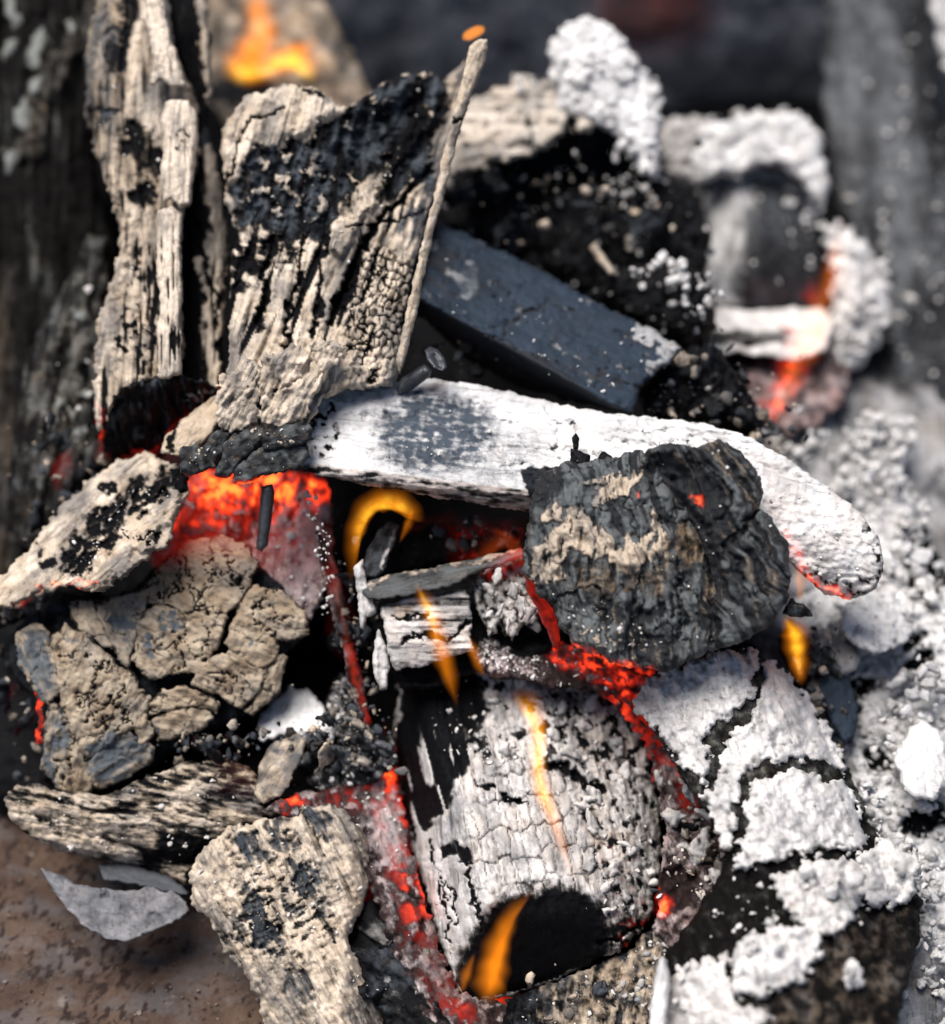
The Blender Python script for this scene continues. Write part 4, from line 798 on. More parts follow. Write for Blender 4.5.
flecks(cP, 150, (.7, 2.2), cP.ell(800, 520, 90, 70, 35, .4), tint=(.1, .4), name='ash_grains', sub=1)

# dark chunk leaning on the plank
t = thing('charcoal_lump', 'big slate-grey rounded charcoal lump with tan patches resting against the white plank', 'charcoal', 650, 670, 1.03)
def p(c):
    c.U = c.U + 9 * fbm(c.X / 45, c.Y / 45, 3, 5); c.V = c.V + 9 * fbm(c.X / 50, c.Y / 50, 3, 6); f = c.fibre(9, 6, 6, 1, .2); c.fibre(20, 10, 3.5, 2); c.grit(1.6); c.h += 7 * c.n(28, 4); c.ash = .05 + .35 * sstep(.1, .5, c.n(6, 3, st=5)) - .4 * f; ck = c.checks(40, 24, 3, .05, 9); c.tint = .05 + .4 * c.n(20, 5)
    c.aux = .68 + .75 * c.n(11, 6, st=3) - .8 * f - .6 * ck
    tan = c.pol([(526, 580), (535, 550), (552, 535), (560, 522), (580, 506), (590, 525), (606, 530), (625, 538), (650, 535), (664, 540), (668, 560), (640, 560), (625, 570), (608, 560), (590, 558), (572, 545), (562, 560), (566, 580), (545, 585)], 4)
    tan = np.maximum(tan, c.pol([(540, 515), (556, 502), (568, 508), (560, 518), (545, 522)], 3)); tan = np.maximum(tan, c.line([(600, 500), (618, 488), (632, 475)], 9, .4)); tan = np.maximum(tan, c.line([(652, 515), (660, 535)], 5, .4)); tan = np.maximum(tan, c.line([(592, 482), (610, 480)], 5, .4))
    hat = fbm(c.X / 5.5 + c.Y / 30, c.Y / 22, 2, c.seed + 9); tan = tan * sstep(-.42, -.2, hat); c.ash += 1.1 * tan; c.aux *= 1 - np.clip(tan * 1.3, 0, 1); c.h += 3 * tan
    olive = c.pol([(572, 560), (610, 566), (650, 572), (672, 565), (668, 600), (630, 590), (600, 600), (575, 590)], 10) * .5; c.ash += olive * .9; c.tint += olive * 1.7; c.aux -= .45 * olive
    rst = c.ell(690, 545, 24, 22, 20, .5) + .7 * c.ell(715, 600, 16, 40, 10, .6); c.tint += 1.2 * rst; c.ash += .5 * rst * (1 + c.n(8, 12)); c.aux -= .6 * rst
    for x, y, rx, ry in ((610, 612, 12, 12), (652, 650, 22, 18), (640, 620, 10, 10), (645, 470, 10, 6), (540, 480, 18, 22)):
        k = c.ell(x, y, rx, ry, 20, .5); c.aux -= .85 * k; c.h -= 6 * k
    c.crack([(560, 600), (585, 585), (600, 590), (612, 640)], 2, 4); c.crack([(640, 560), (632, 600), (650, 640)], 2, 4); c.crack([(675, 560), (680, 600), (675, 640)], 2.2, 4)
    c.glow = np.clip(.8 * c.ell(638, 496, 3, 4, 0, .8) + .9 * c.line([(563, 642), (590, 655), (625, 668), (655, 674)], 7) * (.8 + .9 * c.n(6, 13)), 0, .95)
    wn_ = c.ell(600, 640, 50, 22, 10, .6) * sstep(.15, .45, c.n(6, 14)); c.ash += wn_ * .9; c.aux -= .5 * wn_
dl = smax(cyl(600, 470, .952, 640, 670, .950, 120, 100, .5), pl((530, 500, .958), (640, 455, .966), (640, 560, .940)), k=.012)
cA_ = chunk('lump', [(523, 552), (528, 520), (534, 492), (540, 470), (566, 463), (600, 460), (640, 450), (664, 466), (690, 500), (712, 530), (738, 556), (748, 600), (738, 640), (704, 655), (668, 672), (636, 668), (600, 658), (572, 644), (558, 624), (552, 604), (534, 588), (524, 572)], dl, M['char_grey'], p, s=1.5, R=16, thick=70, grain=80, edge=4, parent=t)
def p(c):
    c.V = c.V + 14 * fbm(c.X / 50, c.Y / 50, 3, 6); f = c.fibre(8, 6.5, 8, 1, .15); c.fibre(24, 11, 4, 2); c.grit(1.5); c.ash = .05 + .35 * sstep(.1, .5, c.n(6, 3, st=6)) - .4 * f; c.tint = .6 + .5 * c.n(20, 5); c.aux = .52 + .9 * c.n(12, 6, st=4) - .9 * f; gv = c.line([(652, 462), (676, 500), (700, 535), (716, 575), (712, 630)], 12, .6); c.aux -= .8 * gv; c.h -= 10 * gv
    bl = c.pol([(652, 468), (672, 452), (700, 462), (724, 490), (736, 520), (742, 540), (724, 560), (690, 520), (664, 492)], 8); c.aux -= .62 * bl; c.h -= 6 * bl
    tn = c.line([(715, 448), (738, 470), (752, 498), (752, 512)], 11, .5) * sstep(-.3, .2, c.n(8, 8, st=3)); c.ash += .55 * tn; c.tint += .1 * tn; c.aux -= .25 * tn
    t3 = c.ell(758, 575, 28, 45, -20, .6) * sstep(0, .4, c.n(9, 9, st=5)); c.ash += .45 * t3; c.aux -= .2 * t3
    c.crack([(762, 505), (748, 520), (742, 535), (728, 545)], 3.5, 7); c.crack([(735, 560), (750, 590), (765, 610)], 2, 4)
    c.crack([(700, 462), (725, 480), (735, 505), (715, 520)], 2, 4)
    c.glow = np.clip(.8 * c.ell(697, 499, 5, 4, 30, .8), 0, 1)
cB_ = chunk('lump', [(640, 460), (650, 448), (668, 442), (698, 446), (718, 439), (742, 452), (758, 472), (763, 496), (760, 508), (774, 520), (788, 545), (793, 575), (786, 602), (770, 624), (745, 642), (716, 652), (704, 630), (716, 590), (706, 550), (690, 520), (664, 490)], smax(cyl(690, 440, .944, 740, 640, .944, 85, 75, .6), pl((650, 450, .953), (710, 600, .954), (740, 520, .932)), k=.01), M['char_grey'], p, s=1.5, R=13, thick=70, grain=62, edge=3.5, parent=t)
def p(c): c.grit(1.3); c.ash = -.1 + .2 * c.n(8, 2); c.aux = .15 + .4 * c.n(8, 3)
for o_, d in (([(570, 462), (571, 448), (580, 451), (592, 455), (588, 468), (574, 470)], .975), ([(594, 462), (604, 450), (612, 456), (618, 466), (600, 470)], .974), ([(572, 438), (576, 432), (580, 440), (578, 450), (573, 450)], .984)):
    chunk('char_chip', o_, flat(d), M['char_black'], p, s=1.4, R=4, thick=10, edge=1.5, parent=t)
flecks(cA_, 150, (.5, 2.4), cA_.ell(600, 632, 45, 30, 15, .5) + .03)
flecks(cB_, 40, (.5, 2.0), cB_.ell(705, 560, 12, 25, -20, .5) + .02)
cc = chunk('charcoal_piece', [(782, 612), (792, 598), (804, 604), (812, 618), (796, 618)], flat(.965), M['char_black'], lambda c: (c.grit(1.5), setattr(c, 'ash', .1 + .3 * c.n(7)), setattr(c, 'aux', .3 + c.n(8, 3))), s=1.5, R=5, thick=14, edge=2.5)
tag(cc.obj, 'tiny dark chip at the right corner of the slate-grey lump', 'charcoal')

# slate-blue plank
t = thing('plank', 'dark slate-blue charred plank behind the white one', 'plank', 550, 400, 1.12)
pt = pl((425, 230, 1.055), (680, 350, 1.035), (440, 305, 1.025)); ps = pl((425, 303, 1.026), (600, 405, 1.014), (480, 372, 1.07))
def p(c):
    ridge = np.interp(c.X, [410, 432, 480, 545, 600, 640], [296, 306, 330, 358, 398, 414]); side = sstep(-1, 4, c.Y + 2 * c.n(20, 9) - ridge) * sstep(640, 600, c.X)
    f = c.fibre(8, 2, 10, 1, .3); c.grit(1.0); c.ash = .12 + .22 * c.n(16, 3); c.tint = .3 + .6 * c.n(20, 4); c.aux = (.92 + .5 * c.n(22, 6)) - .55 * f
    c.aux *= 1 - .92 * side; c.ash *= 1 - side  # front face blackened: the shadow below the top edge put into its colour
    lt = c.ell(470, 278, 11, 16, 10, .5); c.ash += .5 * lt; c.tint += .6 * lt; c.aux -= .5 * lt
    tip = c.line([(640, 330), (660, 340), (680, 350), (662, 364), (652, 366)], 9, .5); c.ash += .95 * tip * (1 + c.n(8, 8)); c.aux -= .8 * tip; c.tint -= tip
    edge_ = c.line([(432, 307), (458, 322), (482, 334)], 4); c.ash += .5 * edge_
    c.crack([(503, 335), (520, 318), (530, 308), (545, 300)], 2.2, 4); c.crack([(530, 308), (545, 309)], 2, 4); c.crack([(594, 378), (606, 370)], 2, 3)
    dk = c.ell(430, 260, 22, 40, 0, .6); c.aux -= .5 * dk; ck = c.checks(60, 26, 2.5, .05, 7) * sstep(-.1, .3, c.n(30, 19)); c.aux -= .8 * ck; c.h -= 2 * ck; c.h += 5 * c.n(24, 18, st=2); pa = sstep(.25, .6, c.n(14, 21)); c.ash += .45 * pa; c.aux -= .35 * pa; c.ash *= 1 - side; c.aux *= 1 - .5 * side
    c.aux -= .5 * sstep(0, .35, c.n(12, 14)) * c.ell(600, 370, 50, 22, 30, .6)
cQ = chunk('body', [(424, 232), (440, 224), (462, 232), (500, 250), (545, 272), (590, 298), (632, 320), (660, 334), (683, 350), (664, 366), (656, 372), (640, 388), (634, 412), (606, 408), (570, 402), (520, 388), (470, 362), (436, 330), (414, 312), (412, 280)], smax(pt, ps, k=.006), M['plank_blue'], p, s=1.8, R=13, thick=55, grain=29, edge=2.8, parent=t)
flecks(cQ, 70, (.7, 2.8), None, sub=1)
def p(c): c.grit(1.6); c.ash = -.1 + .25 * c.n(9); c.aux = .2 + .4 * c.n(9, 2)
# iron nail with a flat head
def p(c): c.grit(.5); c.ash = .15 + .3 * c.n(6); c.aux = .7 + .4 * c.n(8, 3)
t = thing('nail', 'dark iron nail with round head poking up behind the white plank', 'nail', 410, 385, 1.01)
chunk('shank', [(396, 388), (402, 378), (424, 364), (432, 370), (430, 377), (412, 390), (398, 396)], cyl(398, 386, 1.004, 430, 368, .998, 8), M['nail_iron'], p, s=1.3, R=6, thick=10, edge=.6, parent=t)
chunk('head', [(424, 350), (430, 346), (438, 349), (445, 358), (447, 367), (442, 371), (434, 368), (427, 360)], pl((424, 350, .997), (446, 366, .992), (430, 366, .99)), M['nail_iron'], lambda c: (c.grit(.4), setattr(c, 'h', c.h - 4 * c.ell(438, 359, 7, 5, 45, .5)), setattr(c, 'ash', .1 + .3 * c.n(5)), setattr(c, 'aux', 1.0 - .6 * c.ell(438, 359, 7, 5, 45, .5))), s=1.2, R=3, thick=4, edge=.5, parent=t)
# ------------------------------------------------------------------ big pale log at the bottom centre
t = thing('burning_log', 'big pale ash-covered log with a black burnt hollow at its bottom end', 'log', 540, 1000, 1.03)
def p(c):
    X, Y = c.X, c.Y
    mid = c.pol([(470, 800), (500, 760), (575, 770), (600, 830), (610, 890), (540, 885), (480, 900), (465, 860)], 14)
    right = sstep(-12, 18, (X - 575) - .25 * (Y - 800)); left = sstep(12, -10, (X - 462) - .12 * (Y - 800))
    f = c.fibre(8, 3.5, 14, 1, .3); c.grit(1.1)
    c.ash = .98 + .3 * c.n(12, 3); c.tint = .05 + .55 * c.n(30, 4)
    # square checks on the middle face
    u = c.U / 27 + .22 * c.n(18, 31); v = c.V / 14 + .22 * c.n(18, 32)
    f1, f2, ci = voronoi(u, v, 71, .45); k = (1 - sstep(.03, .13, f2 - f1)) * mid; c.h -= 3 * k; c.ash -= .55 * k; c.tint += .25 * mid * ci
    # rough flaky right side
    g = c.n(10, 5, st=1.5); g2 = c.n(5, 6); c.h += right * (4 * g + 1.8 * g2 + 4 * c.n(6, 41, st=3)); c.ash -= right * (.16 + .8 * sstep(.05, .6, -g - .5 * g2) + .35 * sstep(.1, .5, c.n(4, 42, st=4))); c.tint += right * .35 * (1 + c.n(12, 9))
    up = sstep(790, 740, Y) * (1 - left); c.h += up * (5 * c.n(14, 7, st=2) + 1.6 * g2); c.ash -= up * .9 * sstep(.1, .45, c.n(13, 8))
    # long fibres and black on the left face
    bl = c.pol([(398, 690), (405, 665), (440, 655), (470, 668), (486, 700), (478, 740), (462, 775), (446, 800), (430, 825), (412, 845), (402, 800), (396, 740)], 7)
    wf = fbm(c.U / 90, c.V / 11, 3, c.seed + 15); strk = sstep(.18, .38, wf); bl = bl * (1 - .9 * strk * sstep(700, 760, Y))
    c.ash -= 1.35 * bl; c.h -= 7 * bl
    c.aux = .5 * left * strk * sstep(700, 760, Y) * .6
    k = c.pol([(442, 848), (452, 840), (462, 848), (470, 846), (470, 866), (462, 862), (455, 856), (444, 862)], 3); c.ash -= 1.2 * k; c.h -= 5 * k
    c.crack([(450, 880), (456, 920), (452, 925)], 2.5, 4); c.crack([(430, 840), (440, 900), (450, 950)], 2, 4); c.crack([(470, 870), (478, 910), (482, 930)], 2.5, 5); c.crack([(440, 870), (446, 905)], 2, 3)
    # knots and gaps
    for pts, w, d in (([(550, 765), (575, 775), (600, 790)], 8, 12), ([(480, 785), (495, 786)], 4, 6), ([(505, 795), (525, 805)], 4, 7), ([(548, 725), (562, 733)], 5, 8)):
        c.crack(pts, w, d)
    hol = c.pol([(456, 1010), (462, 965), (472, 938), (488, 914), (512, 898), (545, 889), (575, 892), (598, 906), (607, 926), (602, 950), (590, 972), (552, 1000), (500, 1020)], 17)
    c.ash -= 1.6 * hol; c.aux *= 1 - hol; c.h = c.h * (1 - .75 * hol) - 9 * hol
    rimk = sstep(4.5, 1.5, c.sd) * hol * sstep(600, 560, X); c.ash += 1.3 * rimk
    c.crack([(595, 945), (620, 938), (645, 925)], 3, 6); c.ash -= .35 * c.ell(630, 935, 40, 22, -25, .6) * (1 + c.n(9, 17))
    c.glow = np.clip(.30 * right * sstep(820, 860, Y) * sstep(.1, .5, c.n(10, 18)), 0, .4)
top_ = pl((450, 650, 1.03), (580, 700, 1.03), (530, 900, .962))
lf = pl((400, 700, 1.035), (455, 980, .985), (470, 820, .972)); rt_ = pl((655, 780, 1.015), (650, 910, .995), (585, 830, .974)); bt_ = pl((470, 995, .982), (620, 955, .984), (540, 900, .959))
cM = chunk('body', [(400, 668), (428, 652), (470, 644), (520, 642), (556, 652), (596, 676), (630, 706), (648, 744), (656, 790), (662, 830), (660, 876), (652, 916), (630, 944), (594, 962), (552, 982), (508, 996), (474, 1001), (457, 992), (446, 962), (432, 912), (418, 866), (406, 824), (398, 782), (394, 728)], smax(top_, lf, rt_, bt_, k=.012), M['log_white'], p, s=1.5, R=12, thick=95, grain=78, edge=3.5, parent=t)
flecks(cM, 420, (.7, 3.2), cM.ell(540, 740, 70, 60, 20, .5) + .6 * cM.ell(610, 820, 45, 70, 0, .5) + .5 * cM.ell(450, 715, 30, 40, 0, .5), sub=1, tint=(0, .3))
def p(c): c.grit(1.4); c.h += 3 * c.n(10, 3); c.ash = 1.0 + .3 * c.n(8); c.tint = .1 + .5 * c.n(12, 2)
for i in range(34):
    x = rng.uniform(575, 655); y = rng.uniform(740, 915)
    if i < 12: x = rng.uniform(490, 600); y = rng.uniform(675, 770)
    if x > 560 + (y - 700) * .55 + 60: continue
    dd = float(smax(top_, lf, rt_, bt_, k=.012)(np.array([x]), np.array([y]))[0])
    chunk('ash_scale', shard(x, y, rng.uniform(6, 13), rng.uniform(4, 7), rng.uniform(0, 180)), flat(dd - .0035), M['log_white'], p, s=1.6, R=4, thick=6, edge=2.5, parent=t)

# block with a ribbed end, on top of the log
t = thing('burning_log', 'small charred block with grey ribbed end under the white plank', 'log', 430, 680, 1.04)
def p(c):
    c.h += 4.5 * fbm(c.X / 60, c.Y / 7.5, 3, c.seed + 3); g = fbm(c.X / 70, c.Y / 6, 3, c.seed + 4); c.grit(1.0); c.ash = .85 + .9 * g + .2 * c.n(9, 6); c.tint = .25 + .4 * c.n(16, 5)
    c.crack([(400, 640), (440, 636), (470, 626)], 3, 6); c.crack([(398, 618), (430, 614)], 2.5, 5); bk = c.ell(405, 610, 10, 6, 0, .5); c.tint += bk; c.ash -= .5 * bk; c.h += 3 * c.n(20, 8)
chunk('ribbed_end', [(380, 606), (400, 600), (440, 594), (466, 588), (472, 606), (470, 640), (474, 650), (452, 656), (432, 664), (410, 668), (396, 672), (388, 650), (384, 628)], pl((382, 606, 1.0), (472, 596, 1.0), (430, 668, .99)), M['log_white'], p, s=1.5, R=6, thick=50, grain=0, edge=3, parent=t)
def p(c): c.fibre(5, 2, 14, 1); c.grit(.9); c.ash = .2 + .3 * c.n(10, 3, st=4); c.aux = .55 + .5 * c.n(9, 4, st=4); k = c.line([(364, 583), (400, 574), (440, 567), (520, 550)], 4); c.ash += .9 * k * (.7 + c.n(8, 5)); c.aux -= .6 * k; c.glow = .5 * sstep(470, 510, c.X)
chunk('top_slat', [(358, 586), (380, 577), (410, 571), (440, 566), (478, 558), (520, 547), (524, 556), (500, 566), (470, 576), (446, 588), (420, 592), (396, 598), (368, 600)], pl((360, 586, .998), (520, 548, 1.005), (440, 590, .992)), M['char_grey'], p, s=1.5, R=5, thick=16, grain=-11, edge=2, parent=t)
def p(c): c.fibre(6, 2, 8, 1); c.grit(1.1); c.ash = .9 + .4 * c.n(9, 3, st=3); c.tint = .1 + .4 * c.n(12, 4); c.aux = .25 + .3 * c.n(14, 6)
for o_, d, g in (([(354, 568), (362, 558), (366, 575), (372, 600), (376, 612), (366, 618), (364, 632), (360, 628), (358, 606)], .997, 85), ([(374, 640), (380, 628), (386, 648), (390, 668), (386, 690), (380, 690), (373, 668)], .994, 85)):
    chunk('bark_splinter', o_, flat(d), M['log_white'], p, s=1.5, R=5, thick=8, grain=g, edge=2, parent=t)
def p(c): c.fibre(9, 5, 5, 1); c.grit(1.5); c.ash = -.12 + .25 * c.n(9, 3); c.aux = .08 + .25 * c.n(9, 4, st=3); c.glow = .45 * c.ell(520, 560, 25, 14, 0, .6)
chunk('body', [(364, 600), (400, 590), (450, 580), (500, 560), (540, 560), (560, 590), (565, 640), (540, 660), (480, 672), (430, 690), (402, 690), (384, 660)], pl((370, 600, 1.025), (540, 570, 1.035), (460, 680, 1.005)), M['char_black'], p, s=1.8, R=12, thick=60, grain=-10, edge=4, parent=t)
def p(c): c.fibre(4, 2, 8, 1); c.grit(.8); c.ash = .1 + .3 * c.n(8, 3); c.aux = .5 + .5 * c.n(10, 4); k = c.line([(398, 528), (390, 545), (382, 570)], 4); c.ash += k
chunk('bark_splinter', [(362, 575), (366, 550), (378, 530), (390, 522), (400, 526), (394, 545), (384, 572), (376, 580)], pl((364, 575, 1.0), (395, 525, 1.015), (384, 572, 1.0)), M['char_black'], p, s=1.5, R=5, thick=10, grain=110, edge=2, parent=t)
def p(c): c.lumpy(20, 5); c.grit(1.2); c.ash = -.15 + .15 * c.n(9); c.glow = .04 + .22 * sstep(440, 470, c.X) * (1 + c.n(9, 4))
cc = chunk('charcoal_lump', [(378, 578), (384, 560), (398, 545), (412, 532), (432, 524), (456, 528), (470, 545), (478, 558), (440, 568), (410, 574)], smax(cyl(380, 560, 1.022, 470, 545, 1.03, 40, k=.7)), M['char_black'], p, s=1.8, R=16, thick=40, edge=3)
tag(cc.obj, 'round black coal behind the arching flame under the plank', 'charcoal')
# pale curled bits beside the block
def p(c): c.lumpy(9, 4, 1); c.grit(1.6); g = c.n(8, 3); c.ash = .55 + 1.0 * g; c.tint = .25 + .5 * c.n(10, 4); c.glow = .35 * c.ell(500, 565, 30, 14, 0, .6) * (1 + c.n(8, 6)) + .25 * c.ell(530, 605, 14, 14, 0, .5)
cc = chunk('ash_crust', [(472, 585), (484, 570), (500, 556), (520, 552), (530, 568), (532, 590), (542, 610), (536, 634), (526, 626), (512, 640), (500, 625), (492, 640), (484, 620), (474, 610)], pl((475, 590, 1.01), (530, 560, 1.015), (510, 640, 1.0)), M['log_white'], p, s=1.6, R=7, thick=16, grain=80, edge=6, parent=t)
flecks(cc, 60, (1, 4), sub=1, tint=(0, .4))
for i, (x, y, L_, w_, a, d) in enumerate(((498, 575, 11, 5, 110, .998), (512, 590, 13, 5, 60, .995), (522, 606, 12, 7, 80, .992), (500, 612, 10, 4, 130, .996), (488, 590, 9, 4, 60, .998), (508, 628, 9, 3, 80, .994), (530, 612, 9, 8, 0, .990))):
    chunk('ash_scale', shard(x, y, L_, w_, a), flat(d), M['log_white'], lambda c: (c.grit(1), c.fibre(6, 2, 3), setattr(c, 'ash', .95 + .3 * c.n(7)), setattr(c, 'tint', .2 + .5 * c.n(9, 2))), s=1.5, R=4, thick=5, edge=2, parent=t)

# black ash-dusted ledge to the right of the block
def p(c):
    c.fibre(9, 4, 4, 1); c.grit(2); c.lumpy(10, 3); c.ash = .02 + .35 * c.n(10, 3); c.tint = .2 + .3 * c.n(9, 5)
    hot = c.line([(560, 645), (600, 665), (640, 690), (640, 740)], 30, .7); fl = sstep(-.05, .3, c.n(8, 16)); c.glow = np.clip(hot * (.45 + .7 * c.n(14, 6)), 0, .8) * (1 - .6 * fl); c.ash += .4 * fl * hot
    w = c.ell(505, 660, 40, 14, 20, .5); c.ash += .5 * w * (1 + 1.5 * c.n(5, 7))
cc = chunk('charcoal_piece', [(470, 660), (478, 640), (500, 632), (530, 640), (548, 618), (560, 640), (590, 660), (630, 668), (655, 680), (650, 720), (620, 700), (590, 690), (560, 690), (520, 680), (490, 676)], pl((475, 650, 1.01), (640, 680, 1.015), (540, 690, 1.0)), M['ember'], p, s=1.7, R=8, thick=35, grain=15, edge=4)
tag(cc.obj, 'black coal dusted with white specks between pale log and slate lump', 'charcoal')
flecks(cc, 320, (.8, 2.9), cc.ell(510, 658, 42, 15, 22, .5) + .08, sub=1, tint=(0, .25))
def p(c): c.fibre(6, 2, 12, 1); c.grit(.8); c.ash = -.1 + .2 * c.n(7); c.tint = c.tint + .8; c.glow = .34 + .2 * c.n(8, 3); 
cc = chunk('char_flake', [(524, 574), (534, 584), (546, 600), (556, 616), (560, 640), (556, 650), (546, 630), (536, 606), (526, 590)], pl((524, 574, .985), (560, 640, .985), (536, 606, .98)), M['ember'], p, s=1.5, R=5, thick=9, grain=60, edge=1.5)
tag(cc.obj, 'dark red-brown sliver on the left underside of the slate lump', 'flake')

# thin dark stick left of the block, lit by a flame
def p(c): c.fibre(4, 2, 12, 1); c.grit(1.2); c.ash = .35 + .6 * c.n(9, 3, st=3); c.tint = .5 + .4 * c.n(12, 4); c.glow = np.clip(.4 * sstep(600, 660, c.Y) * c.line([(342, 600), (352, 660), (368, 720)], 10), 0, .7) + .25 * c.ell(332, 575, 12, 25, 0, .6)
cc = chunk('stick', [(318, 530), (330, 545), (338, 570), (346, 600), (354, 640), (362, 680), (372, 722), (366, 728), (354, 700), (344, 660), (334, 620), (324, 580), (316, 555)], pl((320, 540, 1.02), (370, 720, 1.02), (335, 620, 1.012)), M['ember'], p, s=1.6, R=6, thick=16, grain=75, edge=3)
tag(cc.obj, 'thin burning stick standing left of the ribbed block', 'stick')
ck = clump('ash_crumbs', [(312, 505, 1.005, 8, 22, 4, 26), (322, 545, 1.0, 9, 22, 4, 30), (326, 590, 1.01, 8, 30, 4, 24)], M['ash_fluffy'], sub=1, tint=(.1, .5)); tag(ck, 'pale pinkish ash crumbs beside the burning stick', 'ash')

# grey-tan piece under the pale log
t = thing('charred_wood', 'grey-tan rough wood lying under the burnt end of the pale log', 'wood', 590, 1030, 1.03)
def p(c): f = c.fibre(8, 6, 6, 1, .2); c.grit(2); c.lumpy(12, 4); c.ash = .62 + .6 * c.n(10, 3) - .5 * f; c.tint = .65 + .6 * c.n(20, 4); c.aux = .25 + .5 * c.n(16, 6); k = sstep(560, 520, c.X); c.ash -= .7 * k
cc = chunk('body', [(505, 1000), (545, 985), (590, 968), (630, 948), (655, 928), (668, 940), (672, 975), (660, 1010), (655, 1060), (520, 1070), (505, 1030)], pl((510, 1000, .982), (660, 935, .992), (590, 1040, .972)), M['ash_tan'], p, s=1.8, R=9, thick=40, grain=100, edge=4, parent=t)
flecks(cc, 90, (.8, 3), sub=1, tint=(0, .5))

# ember and ash mass between the two pale logs
t = thing('glowing_ember', 'crumbling grey ember with red cracks between the two pale logs', 'ember', 660, 900, 1.03)
def p(c):
    c.lumpy(24, 6, 1); c.lumpy(10, 3, 2); c.grit(2.4); g = c.n(11, 4); c.ash = .52 + .75 * g; c.tint = .45 + .7 * c.n(15, 5); c.aux = .35 * sstep(.0, .4, c.n(16, 9))
    hot = c.line([(600, 655), (622, 690), (618, 720), (630, 750), (640, 775), (632, 790)], 28, .9) + .8 * c.line([(585, 655), (625, 670), (660, 675)], 16, .8) + .5 * c.line([(648, 720), (672, 760), (690, 800)], 18, .8); hot = np.clip(hot, 0, 1)
    c.glow = hot * np.clip(.66 - .7 * sstep(-.15, .45, g) , 0, .75); c.ash -= .45 * hot; c.glow = np.maximum(c.glow, .8 * c.ell(663, 908, 7, 10, 20, .8)); c.tint += .3 * hot
    bk = c.ell(676, 888, 22, 20, 0, .5); c.ash -= bk; c.h -= 14 * bk
    pk = c.line([(660, 720), (676, 750), (672, 775)], 12, .6); c.ash += .5 * pk
cG = chunk('ember_body', [(575, 650), (610, 655), (650, 668), (668, 700), (690, 740), (712, 790), (732, 830), (742, 870), (720, 910), (690, 940), (668, 950), (655, 930), (660, 880), (664, 830), (655, 780), (640, 735), (610, 700), (590, 685)], smax(pl((600, 660, 1.02), (720, 850, 1.01), (660, 800, 1.0)), k=.004), M['ember'], p, s=1.7, R=9, thick=40, grain=70, edge=5, parent=t)
flecks(cG, 170, (1, 4.5), cG.ell(700, 830, 36, 70, -15, .5) + .1, sub=1, tint=(.1, .7), ash=(.5, 1), power=1.5)
def p(c): c.grit(1.4); c.fibre(9, 3, 3); c.ash = .75 + .4 * c.n(9); c.tint = .2 + .5 * c.n(12, 2); c.aux = .3 + .5 * c.n(14, 5)
for i, (x, y, L_, w_, a, d) in enumerate(((690, 790, 15, 8, 70, .992), (676, 820, 18, 9, 30, .99), (700, 850, 20, 10, 110, .99), (716, 880, 14, 8, 60, .99), (680, 850, 13, 7, 140, .992), (705, 815, 12, 8, 20, .991), (660, 780, 10, 6, 60, .995), (690, 905, 13, 8, 40, .992))):
    chunk('ash_scale', shard(x, y, L_, w_, a), flat(d), M['log_white'], p, s=1.6, R=5, thick=9, edge=3, parent=t)
def p(c): c.grit(1); c.fibre(9, 2, 5); c.ash = .9 + .3 * c.n(9); c.tint = -.1 + .3 * c.n(12, 2); c.aux = .3 + .4 * c.n(14, 5)
for o_, d, lb in (([(672, 950), (680, 920), (690, 905), (706, 912), (718, 925), (704, 942), (690, 955), (678, 958)], .985, 'pale grey flat chip below the small red glow'), ([(684, 955), (700, 942), (716, 930), (712, 945), (696, 962), (686, 966)], .975, 'narrow white sliver beside the pale grey chip')):
    cc = chunk('ash_chip', o_, flat(d), M['log_white'], p, s=1.6, R=5, thick=9, edge=2, grain=45); tag(cc.obj, lb, 'ash')
ck = clump('ash_crumbs', [(650, 955, .985, 18, 22, 5, 34), (640, 990, .975, 24, 24, 5, 30), (672, 935, .985, 12, 16, 5, 18)], M['ash_fluffy'], sub=1, tint=(.1, .7), ash=(.3, 1), aux=(0, .6)); tag(ck, 'grey ash crumbs below the pale log at the bottom', 'ash')
# ------------------------------------------------------------------ lower right: ash-crusted log rising toward the camera
t = thing('ash_crusted_log', 'thick log at bottom right crusted with white ash and black bands', 'log', 800, 1020, 1.0)
ax = cyl(690, 650, .992, 800, 1040, .895, 90, 148, 1.05)
def p(c):
    c.fibre(14, 7, 4, 1); c.grit(1.8); c.lumpy(26, 6, 2); c.ash = .05 + .45 * c.n(12, 3) + .28 * sstep(880, 800, c.Y); c.tint = .4 + .5 * c.n(20, 4); c.aux = .2 * sstep(0, .4, c.n(14, 6))
    br = c.pol([(735, 1060), (745, 975), (800, 920), (860, 900), (905, 890), (920, 930), (900, 1060)], 14); c.tint += 1.5 * br; c.ash += br * (.28 + .6 * c.n(26, 7) + .3 * c.n(9, 8))
    k = c.ell(760, 1018, 20, 20, 0, .5); c.tint += k
cL = chunk('body', [(636, 700), (650, 676), (690, 655), (742, 650), (776, 664), (800, 690), (832, 740), (850, 770), (868, 820), (890, 860), (918, 890), (922, 930), (905, 990), (890, 1070), (640, 1070), (650, 1010), (664, 960), (690, 920), (716, 880), (730, 852), (716, 826), (690, 790), (672, 760), (650, 726)], ax, M['char_dark_log'], p, s=2.2, R=22, thick=90, grain=72, edge=4, parent=t)
